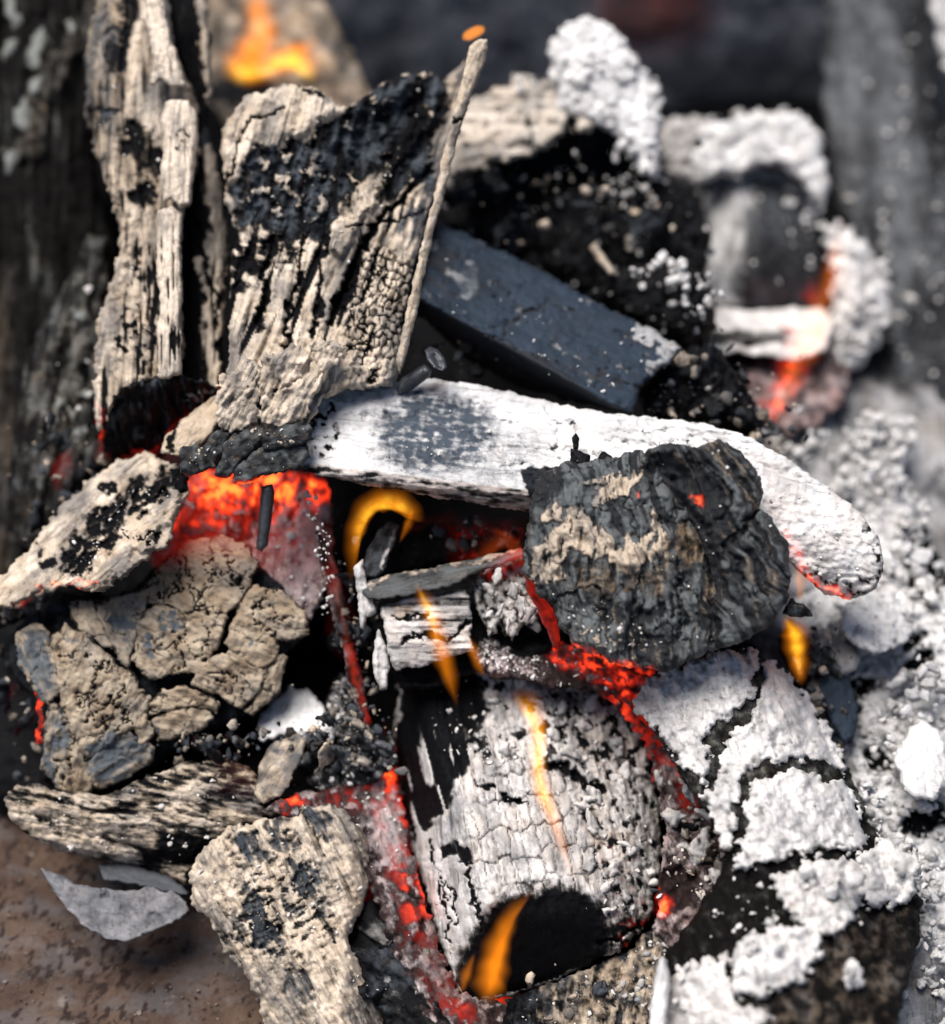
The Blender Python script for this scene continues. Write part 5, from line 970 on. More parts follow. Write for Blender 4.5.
def crust(tn=.0, lump=0):
    def f(c):
        if lump: c.lumpy(26, lump, 21); c.lumpy(12, lump * .5, 22)
        c.fibre(12, 4, 3, 9); c.grit(2.0); g = c.n(9, 3); c.h += 6 * c.n(24, 5) + 3 * c.n(11, 8); c.lumpy(9, 2.6, 2); c.ash = .92 + .6 * g; c.tint = tn + .55 * c.n(22, 4); c.aux = .2 * sstep(.35, .6, c.n(14, 7))
    return f
def cr(o_, off=9, tn=0.0, s=1.7, lump=0, edge=7, R=8, name='ash_crust'):
    return chunk(name, o_, (lambda X, Y: ax(X, Y) - off * PXM), M['ash_white'], crust(tn, 9 if s > 2 else 1.5), s=s, R=R, thick=16, grain=72, edge=edge, warp=6, parent=t)
cr1 = cr([(632, 704), (640, 686), (660, 674), (700, 658), (738, 648), (756, 652), (756, 684), (750, 708), (728, 718), (712, 728), (704, 744), (712, 764), (708, 792), (694, 778), (674, 756), (650, 728)], 10, edge=9)
cr2 = cr([(760, 662), (778, 662), (798, 688), (820, 716), (842, 752), (846, 774), (828, 766), (800, 760), (770, 762), (752, 768), (742, 786), (736, 812), (732, 852), (722, 852), (712, 828), (704, 800), (716, 776), (722, 752), (730, 732), (754, 718), (760, 690)], 9, edge=9)
cr3 = cr([(744, 806), (752, 780), (775, 772), (805, 772), (834, 780), (854, 792), (868, 836), (862, 852), (836, 850), (812, 848), (790, 858), (762, 862), (742, 874), (728, 872), (742, 842)], 12, edge=10)
cr4 = cr([(770, 884), (790, 868), (815, 858), (846, 858), (872, 866), (884, 882), (866, 898), (860, 918), (834, 936), (812, 936), (796, 918), (780, 908)], 13, .2, s=2.2, edge=12)
cr5 = cr([(868, 848), (890, 838), (918, 850), (924, 878), (910, 904), (884, 910), (866, 902), (858, 876)], 17, .1, s=2.4, edge=12)
cr6 = cr([(736, 950), (752, 932), (780, 924), (810, 924), (830, 938), (816, 964), (802, 980), (776, 990), (752, 1002), (730, 994), (730, 970)], 14, 0, s=2.4, edge=12)
cr7 = cr([(656, 1010), (666, 982), (690, 962), (720, 956), (732, 975), (738, 1000), (766, 1010), (764, 1050), (700, 1070), (650, 1070)], 11, .3, s=2.4, edge=12)
cr8 = cr([(842, 976), (852, 962), (864, 970), (862, 988), (848, 992)], 9, 0, s=2.4, edge=5, R=6)
for sp in ([(788, 890, .935, 26, 10, 7, 22), (768, 905, .94, 14, 12, 8, 10), (830, 880, .925, 36, 16, 9, 26), (890, 870, .915, 26, 24, 10, 30)], [(780, 955, .912, 40, 24, 9, 40), (700, 990, .93, 36, 30, 10, 34), (720, 935, .93, 10, 6, 6, 4), (740, 965, .92, 14, 12, 8, 12), (850, 975, .90, 9, 9, 7, 6)]):
    clump('ash_clumps', sp, M['ash_fluffy'], t, sub=2, tint=(0, .45))
flecks(cL, 90, (1, 4), cL.ell(760, 900, 60, 40, 0, .5) + cL.ell(845, 800, 12, 50, 0, .5), sub=1)
def p(c): c.fibre(5, 2, 10, 1); c.grit(1); c.ash = 1.0 + .2 * c.n(9)
cc = chunk('ash_sliver', [(648, 1050), (650, 1010), (654, 980), (661, 956), (668, 962), (671, 985), (668, 1010), (664, 1060)], cyl(660, 950, .93, 655, 1050, .915, 13), M['ash_fluffy'], p, s=1.8, R=6, thick=10, grain=95, edge=2)
tag(cc.obj, 'upright white sliver of ash at the bottom beside the crusted log', 'ash')

# ------------------------------------------------------------------ ash bank along the right
def p(c):
    c.lumpy(34, 8, 1); c.lumpy(15, 4.5, 2); c.lumpy(7, 2.5, 3); c.grit(3.4); c.h += 5 * c.n(12, 11); g = c.n(18, 3); c.ash = .98 + .55 * g; c.tint = -.15 + .5 * c.n(40, 4); c.aux = .3 * sstep(.3, .55, c.n(22, 6))
    for x, y, rx, ry, a in ((920, 665, 20, 9, -30), (845, 720, 12, 24, 15), (880, 760, 16, 10, 40), (920, 820, 24, 13, -15), (812, 660, 12, 16, 0), (850, 690, 24, 9, 0), (912, 640, 14, 9, -30), (870, 905, 10, 30, 10), (905, 985, 14, 30, 20), (930, 560, 22, 40, 0)):
        k = c.ell(x, y, rx, ry, a, .4); c.ash -= 1.3 * k; c.h -= 18 * k
    sl = c.ell(838, 715, 16, 30, 0, .4); c.aux = np.maximum(c.aux, .9 * sl); c.h += 8 * sl
bank = lambda X, Y: np.interp(Y, [400, 520, 640, 760, 1060], [1.15, 1.10, 1.055, 1.03, .985])
cK = chunk('ash_bank', [(790, 590), (800, 540), (830, 480), (850, 430), (880, 412), (905, 420), (910, 455), (900, 480), (925, 520), (940, 560), (960, 600), (1010, 640), (1040, 800), (1040, 1090), (880, 1090), (900, 1000), (915, 930), (880, 860), (850, 790), (820, 720), (796, 660), (780, 640)], bank, M['ash_fluffy'], p, s=2.0, R=20, thick=40, edge=9)
tag(cK.obj, 'bank of crumbly white ash along the right side', kind='stuff')
spots = [(800, 430, 1.12, 22, 20, 9, 26), (835, 450, 1.12, 34, 26, 10, 50), (880, 440, 1.115, 34, 28, 10, 60), (900, 430, 1.12, 16, 14, 8, 14), (870, 490, 1.10, 42, 30, 10, 60), (915, 520, 1.09, 20, 30, 10, 36), (905, 570, 1.075, 26, 34, 11, 46), (860, 480, 1.1, 30, 30, 9, 30), (790, 470, 1.11, 20, 24, 8, 20), (928, 600, 1.065, 20, 22, 9, 26), (840, 640, 1.045, 40, 26, 9, 50), (890, 610, 1.05, 34, 26, 9, 50), (920, 690, 1.03, 34, 36, 9, 60), (900, 740, 1.02, 40, 36, 8, 60), (870, 820, 1.0, 18, 40, 8, 40), (930, 780, 1.01, 30, 30, 9, 40), (925, 880, 1.0, 22, 30, 8, 36), (935, 960, .985, 22, 40, 9, 44), (900, 1010, .98, 14, 24, 8, 22)]
ck = clump('ash_clumps', spots, M['ash_fluffy'], None, sub=2, tint=(0, .28), flat_=(.45, 1.25), rough=.5); tag(ck, 'loose white ash clumps heaped along the right side', 'ash')
ci_ = rng.choice(len(cK.X), 1500); pp = P(cK.X[ci_], cK.Y[ci_], cK.d[ci_] - .001); rr = (.9 + 4.5 * rng.uniform(0, 1, 1500) ** 2) * PXM
ck = lumps('ash_crumbs', pp, rr, M['ash_fluffy'], 1, None, tint=(0, .35), rough=.5, aux=(0, .45)); tag(ck, 'small ash crumbs strewn over the right bank', 'ash')
def p(c): c.grit(1.5); c.lumpy(24, 4); c.ash = .95 + .25 * c.n(10); c.tint = .55 + .4 * c.n(18, 2); c.h += 6 * c.n(30, 7)
cc = chunk('ash_lump', [(812, 662), (814, 642), (824, 630), (838, 634), (852, 648), (862, 660), (856, 670), (838, 676), (820, 676)], pl((812, 660, 1.03), (862, 660, 1.03), (838, 632, 1.04)), M['ash_white'], p, s=1.9, R=14, thick=30, edge=2.5)
tag(cc.obj, 'smooth pinkish-grey ash lump below the right end of the white plank', 'ash')
def p(c): c.grit(3); c.lumpy(11, 4); c.lumpy(5, 2, 2); c.fibre(9, 4, 4); c.ash = .9 + .7 * c.n(10); c.tint = -.05 + .3 * c.n(18, 2); c.aux = .25 * sstep(.2, .5, c.n(12, 5))
cc = chunk('ash_lump', [(840, 606), (862, 592), (890, 590), (906, 610), (914, 634), (896, 648), (874, 654), (852, 646), (842, 628)], pl((840, 610, 1.035), (910, 625, 1.03), (880, 592, 1.05)), M['ash_fluffy'], p, s=1.9, R=12, thick=30, edge=5)
tag(cc.obj, 'squarish white ash block just under the plank tip', 'ash')
def p(c): c.fibre(8, 5, 10, 1); c.grit(1); c.ash = .95 + .3 * c.n(9, 3, st=5); c.tint = -.1 + .3 * c.n(18, 2)
cc = chunk('ash_lump', [(893, 760), (905, 735), (925, 720), (945, 735), (950, 780), (935, 800), (918, 800), (904, 790)], pl((893, 760, 1.0), (945, 760, 1.0), (920, 722, 1.01)), M['ash_fluffy'], p, s=1.9, R=10, thick=24, grain=75, edge=4)
tag(cc.obj, 'ribbed white ash piece near the right frame edge', 'ash')
def p(c): c.fibre(5, 3, 14, 1); c.grit(1); c.ash = .15 + .3 * c.n(9, 3, st=5); c.aux = .8 + .4 * c.n(9, 4, st=6)
cc = chunk('charred_wood', [(818, 684), (832, 676), (850, 680), (858, 706), (856, 738), (844, 746), (828, 716)], pl((820, 690, 1.02), (856, 700, 1.02), (842, 745, 1.01)), M['plank_blue'], p, s=1.8, R=6, thick=24, grain=88, edge=2.5)
tag(cc.obj, 'short slate-blue stub half buried beside the crusted log', 'wood')
cc = chunk('charcoal_lump', [(778, 640), (790, 618), (808, 640), (812, 680), (800, 700), (786, 672)], flat(1.03), M['char_black'], lambda c: (c.grit(2), setattr(c, 'ash', -.1 + .2 * c.n(9))), s=2, R=10, thick=30, edge=3)
tag(cc.obj, 'black lump behind the flame at the right of the slate lump', 'charcoal')
# ------------------------------------------------------------------ rear, out of focus
# grey weathered log standing at the right
t = thing('charred_log', 'tall grey charred log standing at the right edge', 'log', 890, 480, 1.3)
def p(c):
    f = c.fibre(22, 12, 7, 1, .25); f2 = c.fibre(9, 4, 9, 2, .3); c.grit(2.5); c.lumpy(24, 5, 4)
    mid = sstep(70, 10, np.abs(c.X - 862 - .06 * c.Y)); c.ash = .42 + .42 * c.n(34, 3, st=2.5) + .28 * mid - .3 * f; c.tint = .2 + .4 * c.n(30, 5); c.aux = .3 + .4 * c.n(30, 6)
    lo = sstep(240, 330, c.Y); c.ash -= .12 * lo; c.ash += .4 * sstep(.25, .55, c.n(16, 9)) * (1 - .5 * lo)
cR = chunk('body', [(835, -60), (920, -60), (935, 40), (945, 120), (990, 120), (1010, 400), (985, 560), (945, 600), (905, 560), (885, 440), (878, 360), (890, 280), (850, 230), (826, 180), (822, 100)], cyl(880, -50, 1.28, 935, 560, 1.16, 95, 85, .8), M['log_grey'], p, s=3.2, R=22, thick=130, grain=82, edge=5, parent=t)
flecks(cR, 260, (1.5, 5.5), cR.ell(900, 300, 40, 120, 0, .5) + .25, sub=1, ash=(.5, 1), tint=(0, .6))
def p(c): c.grit(2); c.lumpy(18, 5); c.ash = .95 + .3 * c.n(12); c.tint = .1 + .3 * c.n(18, 3)
cc = chunk('ash_crust', [(925, -30), (990, -40), (990, 130), (944, 70), (936, 40)], flat(1.2), M['ash_white'], p, s=2.8, R=10, thick=20, edge=5, parent=t)

# low log crossing behind with a big ash mound
t = thing('ash_crusted_log', 'rear log crusted with cream ash and topped by a tall white mound', 'log', 550, 220, 1.25)
def p(c): c.fibre(12, 6, 6, 1); c.grit(2); c.lumpy(16, 6); c.ash = -.1 + .25 * c.n(12); c.aux = .25 * sstep(0, .4, c.n(16, 4))
chunk('body', [(425, 190), (440, 120), (500, 100), (560, 110), (640, 120), (664, 150), (640, 200), (560, 215), (480, 205)], cyl(430, 160, 1.15, 660, 165, 1.165, 65, k=.7), M['char_black'], p, s=2.4, R=20, thick=80, grain=4, edge=4, parent=t)
def p(c):
    c.h += 10 * fbm(c.X / 60, c.Y / 12, 3, c.seed + 2); c.lumpy(30, 10, 1); c.grit(3.4); c.ash = .95 + .5 * c.n(12); c.tint = .25 + .4 * c.n(24, 3); lf_ = sstep(560, 460, c.X); c.tint += .15 * lf_
    c.crack([(528, 118), (534, 140), (528, 155)], 3, 8); c.crack([(566, 108), (574, 122), (572, 140)], 3, 8)
chunk('ash_crust', [(432, 186), (440, 150), (452, 118), (470, 98), (496, 92), (524, 74), (548, 82), (580, 96), (612, 105), (624, 118), (610, 130), (580, 128), (560, 138), (545, 152), (520, 160), (490, 164), (462, 172), (450, 186), (440, 196)], lambda X, Y: 1.125 + .0003 * (100 - Y), M['ash_cream'], p, s=2.0, R=14, thick=40, grain=4, edge=8, parent=t)
def p(c): c.lumpy(30, 8, 1); c.lumpy(13, 3, 2); c.grit(3); c.ash = 1.05 + .3 * c.n(12); c.tint = .0 + .35 * c.n(24, 3)
chunk('ash_mound', [(546, 112), (552, 84), (548, 52), (562, 28), (588, 17), (614, 26), (636, 56), (654, 88), (663, 118), (662, 150), (656, 184), (640, 168), (622, 142), (602, 124), (572, 118)], cyl(575, 20, 1.118, 650, 180, 1.108, 60, 30, .6), M['ash_fluffy'], p, s=2.2, R=16, thick=50, edge=7, parent=t)
clump('ash_clumps', [(588, 42, 1.125, 30, 22, 14, 40), (600, 72, 1.12, 44, 24, 14, 60), (575, 70, 1.12, 24, 20, 12, 26), (640, 90, 1.12, 22, 24, 12, 30), (648, 125, 1.115, 14, 26, 10, 26), (640, 155, 1.11, 14, 18, 9, 18), (625, 150, 1.115, 12, 14, 8, 12), (525, 84, 1.12, 12, 10, 8, 10)], M['ash_fluffy'], t, sub=2, tint=(0, .3))
clump('ash_specks', [(600, 175, 1.12, 50, 30, 4, 24), (520, 175, 1.13, 60, 20, 3, 16), (635, 185, 1.115, 14, 14, 7, 9), (640, 215, 1.12, 24, 24, 4.5, 14)], M['ash_fleck'], t, sub=1, tint=(0, .3), ash=(.5, 1))

# charcoal lumps in the dark hollow behind the blue plank
def blk(c): c.fibre(14, 7, 3, 1); c.grit(2.4); c.lumpy(22, 8); c.ash = -.12 + .28 * c.n(12, 3); c.aux = .12 + .3 * c.n(14, 4)
for o_, d, lb, nf in (([(440, 205), (470, 180), (520, 170), (545, 200), (548, 240), (520, 262), (470, 240), (445, 228)], 1.14, 'black coal in the dark hollow above the slate-blue plank', 26),
                  ([(540, 190), (600, 180), (620, 210), (606, 260), (590, 296), (550, 280), (530, 240)], 1.14, 'tall black coal in the hollow under the white mound', 26),
                  ([(604, 190), (650, 170), (690, 190), (712, 230), (706, 270), (660, 285), (612, 262)], 1.125, 'black lump left of the ash-capped block', 70),
                  ([(588, 300), (596, 268), (640, 262), (690, 262), (714, 290), (716, 330), (690, 345), (664, 334), (620, 314)], 1.09, 'black lump with white tufts behind the tip of the slate-blue plank', 120),
                  ([(640, 390), (660, 370), (690, 345), (720, 350), (740, 380), (768, 420), (770, 440), (740, 436), (700, 424), (640, 414)], 1.045, 'black speckled coal between the white plank and the slate-blue plank', 70)):
    cc = chunk('charcoal_lump', o_, flat(d), M['char_black'], blk, s=2.2, R=22, thick=50, edge=5); tag(cc.obj, lb, 'charcoal'); flecks(cc, int(nf * .5), (.8, 4.5), None, sub=1)
cc = clump('ash_tufts', [(676, 272, 1.07, 12, 14, 7, 20), (664, 262, 1.072, 10, 6, 6, 9), (684, 292, 1.065, 8, 14, 6, 12), (704, 278, 1.07, 8, 12, 6, 10), (716, 298, 1.065, 12, 8, 6, 12), (690, 310, 1.06, 14, 8, 5, 10), (640, 272, 1.075, 14, 6, 4, 8)], M['ash_fluffy'], None, sub=2, tint=(0, .25)); tag(cc, 'white ash tufts clinging behind the slate-blue plank tip', 'ash')
def p(c): c.grit(1); c.ash = .7 + .3 * c.n(9); c.tint = .3 + .3 * c.n(9, 2); c.aux = .3 + c.aux
cc = chunk('stick', [(589, 248), (595, 242), (602, 252), (612, 266), (618, 274), (610, 276), (600, 266)], cyl(592, 245, 1.085, 615, 275, 1.08, 8), M['ash_tan'], p, s=1.8, R=5, thick=9, edge=1.5); tag(cc.obj, 'short pale twig poking from the dark hollow', 'stick')

# block capped with ash at the rear right
t = thing('ash_crusted_log', 'dark-faced squared block capped with white ash at the rear right', 'log', 780, 360, 1.3)
def p(c):
    c.fibre(16, 4, 5, 1); c.grit(1.8); c.h += 4 * c.n(26, 9); wl_ = sstep(768, 716, c.X + .22 * (c.Y - 240) + 10 * c.n(24, 12)); c.ash = .05 + .3 * c.n(14, 3) + 1.0 * wl_; c.tint = .2 + .5 * c.n(20, 6) - .2 * wl_
    c.aux = (.3 + .6 * sstep(270, 190, c.Y) * (1 + .5 * c.n(14, 4))) * (1 - wl_); c.glow = .5 * c.ell(812, 296, 8, 10, 0, .8) + .08 * c.ell(775, 292, 45, 22, 0, .6)  # aux: grey sheen toward the top of the dark face, painted as colour
    ed = c.line([(752, 172), (790, 180), (815, 214)], 8, .5); c.ash += ed; c.aux -= ed
cD = chunk('body', [(703, 304), (708, 250), (703, 200), (700, 168), (716, 152), (770, 156), (802, 176), (819, 215), (823, 260), (821, 312), (770, 314)], smax(pl((745, 200, 1.185), (815, 220, 1.195), (760, 310, 1.152)), pl((745, 200, 1.185), (705, 210, 1.20), (735, 300, 1.155)), k=.006), M['char_block'], p, s=2.2, R=9, thick=90, grain=88, edge=3, parent=t)
flecks(cD, 50, (1.0, 3.5), cD.ell(785, 250, 34, 50, 0, .5), sub=1)
def p(c): c.grit(2.5); c.lumpy(14, 4); c.ash = .7 + .5 * c.n(12); c.tint = .6 + .5 * c.n(16, 3); c.aux = .2 + .4 * c.n(18, 5)
chunk('ash_crust', [(652, 140), (668, 118), (700, 118), (716, 140), (712, 176), (698, 190), (680, 186), (664, 176)], flat(1.2), M['ash_white'], p, s=2.4, R=14, thick=30, edge=6, parent=t)
def p(c): c.lumpy(24, 6, 1); c.lumpy(11, 3, 2); c.grit(3); c.ash = 1.0 + .35 * c.n(12); c.tint = .15 + .4 * c.n(22, 3)
chunk('ash_crust', [(690, 160), (700, 128), (738, 114), (800, 112), (824, 140), (829, 176), (822, 216), (812, 204), (798, 180), (776, 164), (758, 166), (740, 178), (720, 174), (704, 182), (692, 178)], flat(1.178), M['ash_fluffy'], p, s=2.4, R=12, thick=40, edge=6, parent=t)
chunk('ash_crust', [(826, 226), (850, 232), (876, 258), (892, 290), (884, 330), (866, 362), (838, 378), (824, 350), (832, 310), (834, 268)], flat(1.172), M['ash_fluffy'], p, s=2.4, R=14, thick=40, edge=7, parent=t)
def p(c): c.fibre(5, 4, 14, 1); c.grit(1.4); c.ash = .95 + .4 * c.n(9, 2, st=3) - .8 * c.ell(740, 338, 55, 9, 0, .5); c.tint = .3 + .4 * c.n(14, 3); c.glow = .7 * c.ell(800, 340, 16, 22, 20, .6) * (.8 + c.n(9, 5))
chunk('lower_ledge', [(700, 308), (760, 306), (820, 308), (836, 320), (826, 350), (800, 362), (740, 352), (706, 356), (700, 335)], pl((700, 320, 1.145), (830, 320, 1.15), (765, 355, 1.125)), M['ash_white'], p, s=2.3, R=7, thick=50, grain=2, edge=3, parent=t)
clump('ash_clumps', [(735, 125, 1.205, 30, 10, 8, 36), (780, 122, 1.21, 34, 10, 8, 36), (760, 150, 1.20, 46, 22, 12, 60), (730, 165, 1.19, 22, 20, 11, 26), (800, 155, 1.205, 24, 28, 9, 34), (790, 195, 1.195, 12, 12, 9, 10), (812, 220, 1.185, 10, 10, 8, 8), (700, 145, 1.20, 18, 18, 9, 18), (690, 187, 1.175, 13, 16, 13, 7), (676, 196, 1.175, 5, 7, 6, 3)], M['ash_fluffy'], t, sub=2, tint=(0, .4))
clump('ash_side', [(840, 250, 1.18, 18, 32, 10, 36), (860, 280, 1.175, 28, 40, 11, 60), (870, 320, 1.165, 22, 30, 10, 34), (850, 350, 1.155, 24, 24, 10, 34), (835, 330, 1.155, 12, 26, 8, 16), (882, 290, 1.185, 10, 30, 8, 14), (830, 222, 1.19, 10, 8, 8, 6)], M['ash_fluffy'], t, sub=2, tint=(0, .2))
def p(c): c.lumpy(22, 6); c.grit(2); c.ash = .55 + .5 * c.n(14); c.tint = .6 + .5 * c.n(18, 2); c.aux = .3 + .3 * c.n(16, 4); c.glow = .7 * c.line([(800, 340), (786, 380), (772, 410)], 22) * (.7 + c.n(10, 5))
cc = chunk('ash_lump', [(736, 362), (770, 356), (800, 360), (826, 352), (852, 370), (846, 400), (820, 424), (790, 436), (766, 420), (750, 396)], pl((740, 370, 1.14), (850, 380, 1.14), (790, 430, 1.11)), M['ember'], p, s=2.2, R=14, thick=40, edge=5); tag(cc.obj, 'pinkish ashy ember below the ash-capped block', 'ember')
cc = clump('ash_clumps', [(750, 410, 1.06, 14, 18, 8, 24), (745, 425, 1.05, 12, 8, 6, 10), (725, 375, 1.08, 10, 16, 5, 8)], M['ash_fluffy'], None, sub=2, tint=(0, .3)); tag(cc, 'white ash clump on the black coal above the white plank', 'ash')

# rear-left ashen log by the flame, and the dark space under it
t = thing('charred_log', 'blurred pale log behind the flame at the top left', 'log', 280, 120, 1.3)
def p(c): c.fibre(12, 6, 6, 1); c.grit(2); c.ash = .55 + .4 * c.n(20, 3); c.tint = .75 + .5 * c.n(20, 4); c.aux = .2 + .4 * c.n(16, 5); c.ash -= .8 * c.ell(240, 92, 34, 14, 0, .5)
chunk('body', [(195, -40), (240, -50), (300, -30), (330, 10), (350, 50), (376, 100), (360, 130), (300, 130), (230, 130), (205, 100), (196, 40)], cyl(215, -20, 1.25, 370, 110, 1.19, 70, 46, .7), M['ash_tan'], p, s=2.6, R=18, thick=80, grain=55, edge=4, parent=t)
flecks(cQ, 3, (1, 2), None) if False else None

# ------------------------------------------------------------------ flames
def tube(name, path, mat, parent=None, flat_=.55, n=16, sub=6, wob=.10):
    """path: (px, py, depth, half width px); closed swept body, flattened toward the viewer"""
    p_ = np.array(path, float); m = len(p_); tt = np.arange(m); ts = np.linspace(0, m - 1, (m - 1) * sub + 1)
    def cr_(col):
        out = []
        for q in ts:
            i = min(int(q), m - 2); u = q - i; a, b, c_, d_ = col[max(i - 1, 0)], col[i], col[i + 1], col[min(i + 2, m - 1)]
            out.append(.5 * (2 * b + (c_ - a) * u + (2 * a - 5 * b + 4 * c_ - d_) * u * u + (3 * b - a - 3 * c_ + d_) * u ** 3))
        return np.array(out)
    X, Y, D, R_ = (cr_(p_[:, k]) for k in range(4)); R_ = np.maximum(R_, .4)
    tx, ty = np.gradient(X), np.gradient(Y); l = np.hypot(tx, ty) + 1e-9; nx_, ny_ = -ty / l, tx / l
    a = np.linspace(0, 2 * math.pi, n, endpoint=False); V = []
    for k in range(len(X)):
        w = R_[k] * (1 + wob * np.sin(3 * a + k * .7) + wob * .6 * np.sin(k * 1.3))
        off = w * np.cos(a); V.append(P(X[k] + nx_[k] * off, Y[k] + ny_[k] * off, D[k] + np.sin(a) * w * flat_ * PXM))
    V = np.vstack(V); K = len(X); i = np.arange(n); j = (i + 1) % n
    F = np.vstack([np.stack([k * n + i, k * n + j, (k + 1) * n + j, (k + 1) * n + i], 1) for k in range(K - 1)])
    V = np.vstack([V, V[:n].mean(0), V[-n:].mean(0)]); c0, c1_ = K * n, K * n + 1
    tri = np.vstack([np.stack([np.full(n, c0), j, i, i], 1), np.stack([np.full(n, c1_), (K - 1) * n + i, (K - 1) * n + j, (K - 1) * n + j], 1)])
    me = bpy.data.meshes.new(name); org = V.mean(0)
    me.from_pydata((V - org).tolist(), [], [list(f) for f in F] + [list(f[:3]) for f in tri]); me.materials.append(mat)
    for q in me.polygons: q.use_smooth = True
    return link(bpy.data.objects.new(name, me), org, parent)
def flame(label, px, py, d, outer, core=(), om='flame_orange', cm='flame_core', group='flames'):
    t = thing('flame', label, 'flame', px, py, d, group)
    for paths, nm, mt in ((outer, 'flame_tongue', om), (core, 'flame_core', cm)):
        for o_ in paths:
            for k, q in enumerate((1.5, 1.28, 1.08, .88, .68, .46)):        # nested veils of glowing gas, thinner outward
                a = np.array(o_, float); e = 1 + .03 * (k - 1); n_ = len(a); ctr = a[:, :3].mean(0)
                a[:, :3] = ctr + (a[:, :3] - ctr) * (1.08 - .05 * k); a[:, 3] *= q * .66; a[0, 3] = min(a[0, 3], .6 * a[1, 3]) * .5; a[-1, 3] *= .5
                tube(nm, a, M[mt], t, flat_=.10 + .09 * k, wob=.10)
flame('wide blurred flame at the top left behind the stump', 265, 85, 1.2,
      [[(262, -20, 1.2, 10), (258, 5, 1.195, 18), (262, 35, 1.19, 24), (250, 60, 1.185, 28), (248, 84, 1.18, 14)], [(222, 50, 1.185, 5), (235, 66, 1.18, 15), (262, 70, 1.18, 16), (290, 58, 1.18, 20), (308, 62, 1.18, 16), (314, 80, 1.18, 5)], [(318, 40, 1.19, 4), (296, 52, 1.185, 14), (270, 66, 1.18, 12)]],
      [[(226, 58, 1.18, 4), (240, 74, 1.175, 11), (262, 73, 1.175, 8), (285, 60, 1.175, 11), (306, 70, 1.175, 12), (310, 82, 1.175, 4)]])
flame('arching flame curling under the white plank', 370, 560, 1.0,
      [[(352, 578, 1.0, 3), (353, 550, 1.0, 8), (358, 525, .998, 12), (372, 504, .995, 13), (394, 501, .993, 14), (412, 512, .993, 10), (421, 522, .993, 3)], [(412, 510, .994, 4), (408, 524, .994, 6), (400, 542, .994, 2)]],
      [[(355, 552, .998, 3), (360, 524, .996, 7), (374, 506, .993, 8), (398, 504, .991, 9), (412, 514, .991, 5)]])
flame('slanted flame licking down over the ribbed block', 445, 690, .98,
      [[(416, 584, .985, 3), (424, 600, .983, 9), (434, 622, .982, 12), (440, 645, .981, 13), (448, 672, .98, 11), (456, 702, .98, 3)]],
      [[(419, 590, .982, 3), (427, 606, .98, 6), (434, 625, .979, 5), (438, 645, .978, 3)]])
flame('tiny flame beside the ribbed block', 475, 668, .99, [[(468, 636, .99, 3), (473, 650, .988, 8), (480, 668, .988, 6), (484, 676, .988, 2)]], (), 'flame_orange')
flame('long wavy flame up the face of the big pale log', 550, 880, .95,
      [[(512, 698, .985, 4), (528, 706, .98, 13), (538, 730, .975, 14), (537, 760, .967, 12), (542, 790, .96, 13), (552, 815, .955, 11), (562, 845, .95, 8), (572, 880, .948, 3)]],
      [[(516, 700, .982, 3), (530, 712, .977, 8), (540, 740, .97, 8), (538, 775, .962, 8), (545, 800, .957, 8), (552, 820, .953, 4)]])
flame('curved flame rising in the black burnt hollow of the pale log', 490, 995, .96,
      [[(488, 1000, .965, 12), (490, 985, .96, 19), (494, 962, .956, 18), (501, 936, .953, 14), (513, 912, .95, 9), (532, 892, .95, 2)], [(462, 992, .97, 6), (466, 975, .965, 8), (474, 955, .96, 4)]],
      [[(490, 990, .958, 8), (496, 965, .954, 9), (506, 935, .95, 6), (516, 914, .948, 3)]], 'flame_orange', 'flame_orange')
flame('yellow flame at the right of the slate-grey lump', 795, 680, .99,
      [[(796, 560, .985, 4), (800, 580, .984, 8), (800, 600, .984, 7)], [(784, 618, .985, 7), (794, 632, .983, 16), (797, 652, .982, 14), (800, 672, .982, 10), (801, 684, .982, 3)]],
      [[(786, 620, .98, 4), (795, 634, .979, 9), (798, 652, .979, 9), (800, 674, .979, 5)]])
flame('faint orange flame rising beside the ash-capped block', 790, 410, 1.13,
      [[(838, 225, 1.15, 6), (836, 255, 1.148, 13), (830, 285, 1.145, 16), (818, 315, 1.14, 18), (808, 345, 1.13, 20), (792, 375, 1.12, 14), (778, 410, 1.11, 9), (770, 440, 1.1, 4)]], (), 'flame_faint')
flame('thin red-orange flame edge along the burning stick', 365, 725, 1.0, [[(328, 566, 1.004, 1), (336, 590, 1.003, 3), (344, 625, 1.002, 5), (350, 655, 1.0, 5), (359, 700, 1.0, 4), (368, 728, 1.0, 1)]], (), 'flame_red')
flame('dim red flame under the plank left of the slate lump', 520, 575, 1.0, [[(470, 560, 1.01, 3), (488, 550, 1.008, 10), (505, 540, 1.005, 10), (520, 556, 1.0, 8), (528, 572, .998, 3)], [(488, 530, 1.012, 3), (505, 534, 1.01, 6), (522, 550, 1.005, 4)]], (), 'flame_red')
tube_spark = tube('spark', [(463, 40, 1.035, 1), (466, 37, 1.035, 5), (473, 33, 1.035, 6), (481, 29, 1.035, 5), (484, 26, 1.035, 1)], M['flame_spark'], None, .9, 12, 5, 0); tag(tube_spark, 'orange spark above the tip of the long splinter', 'spark')

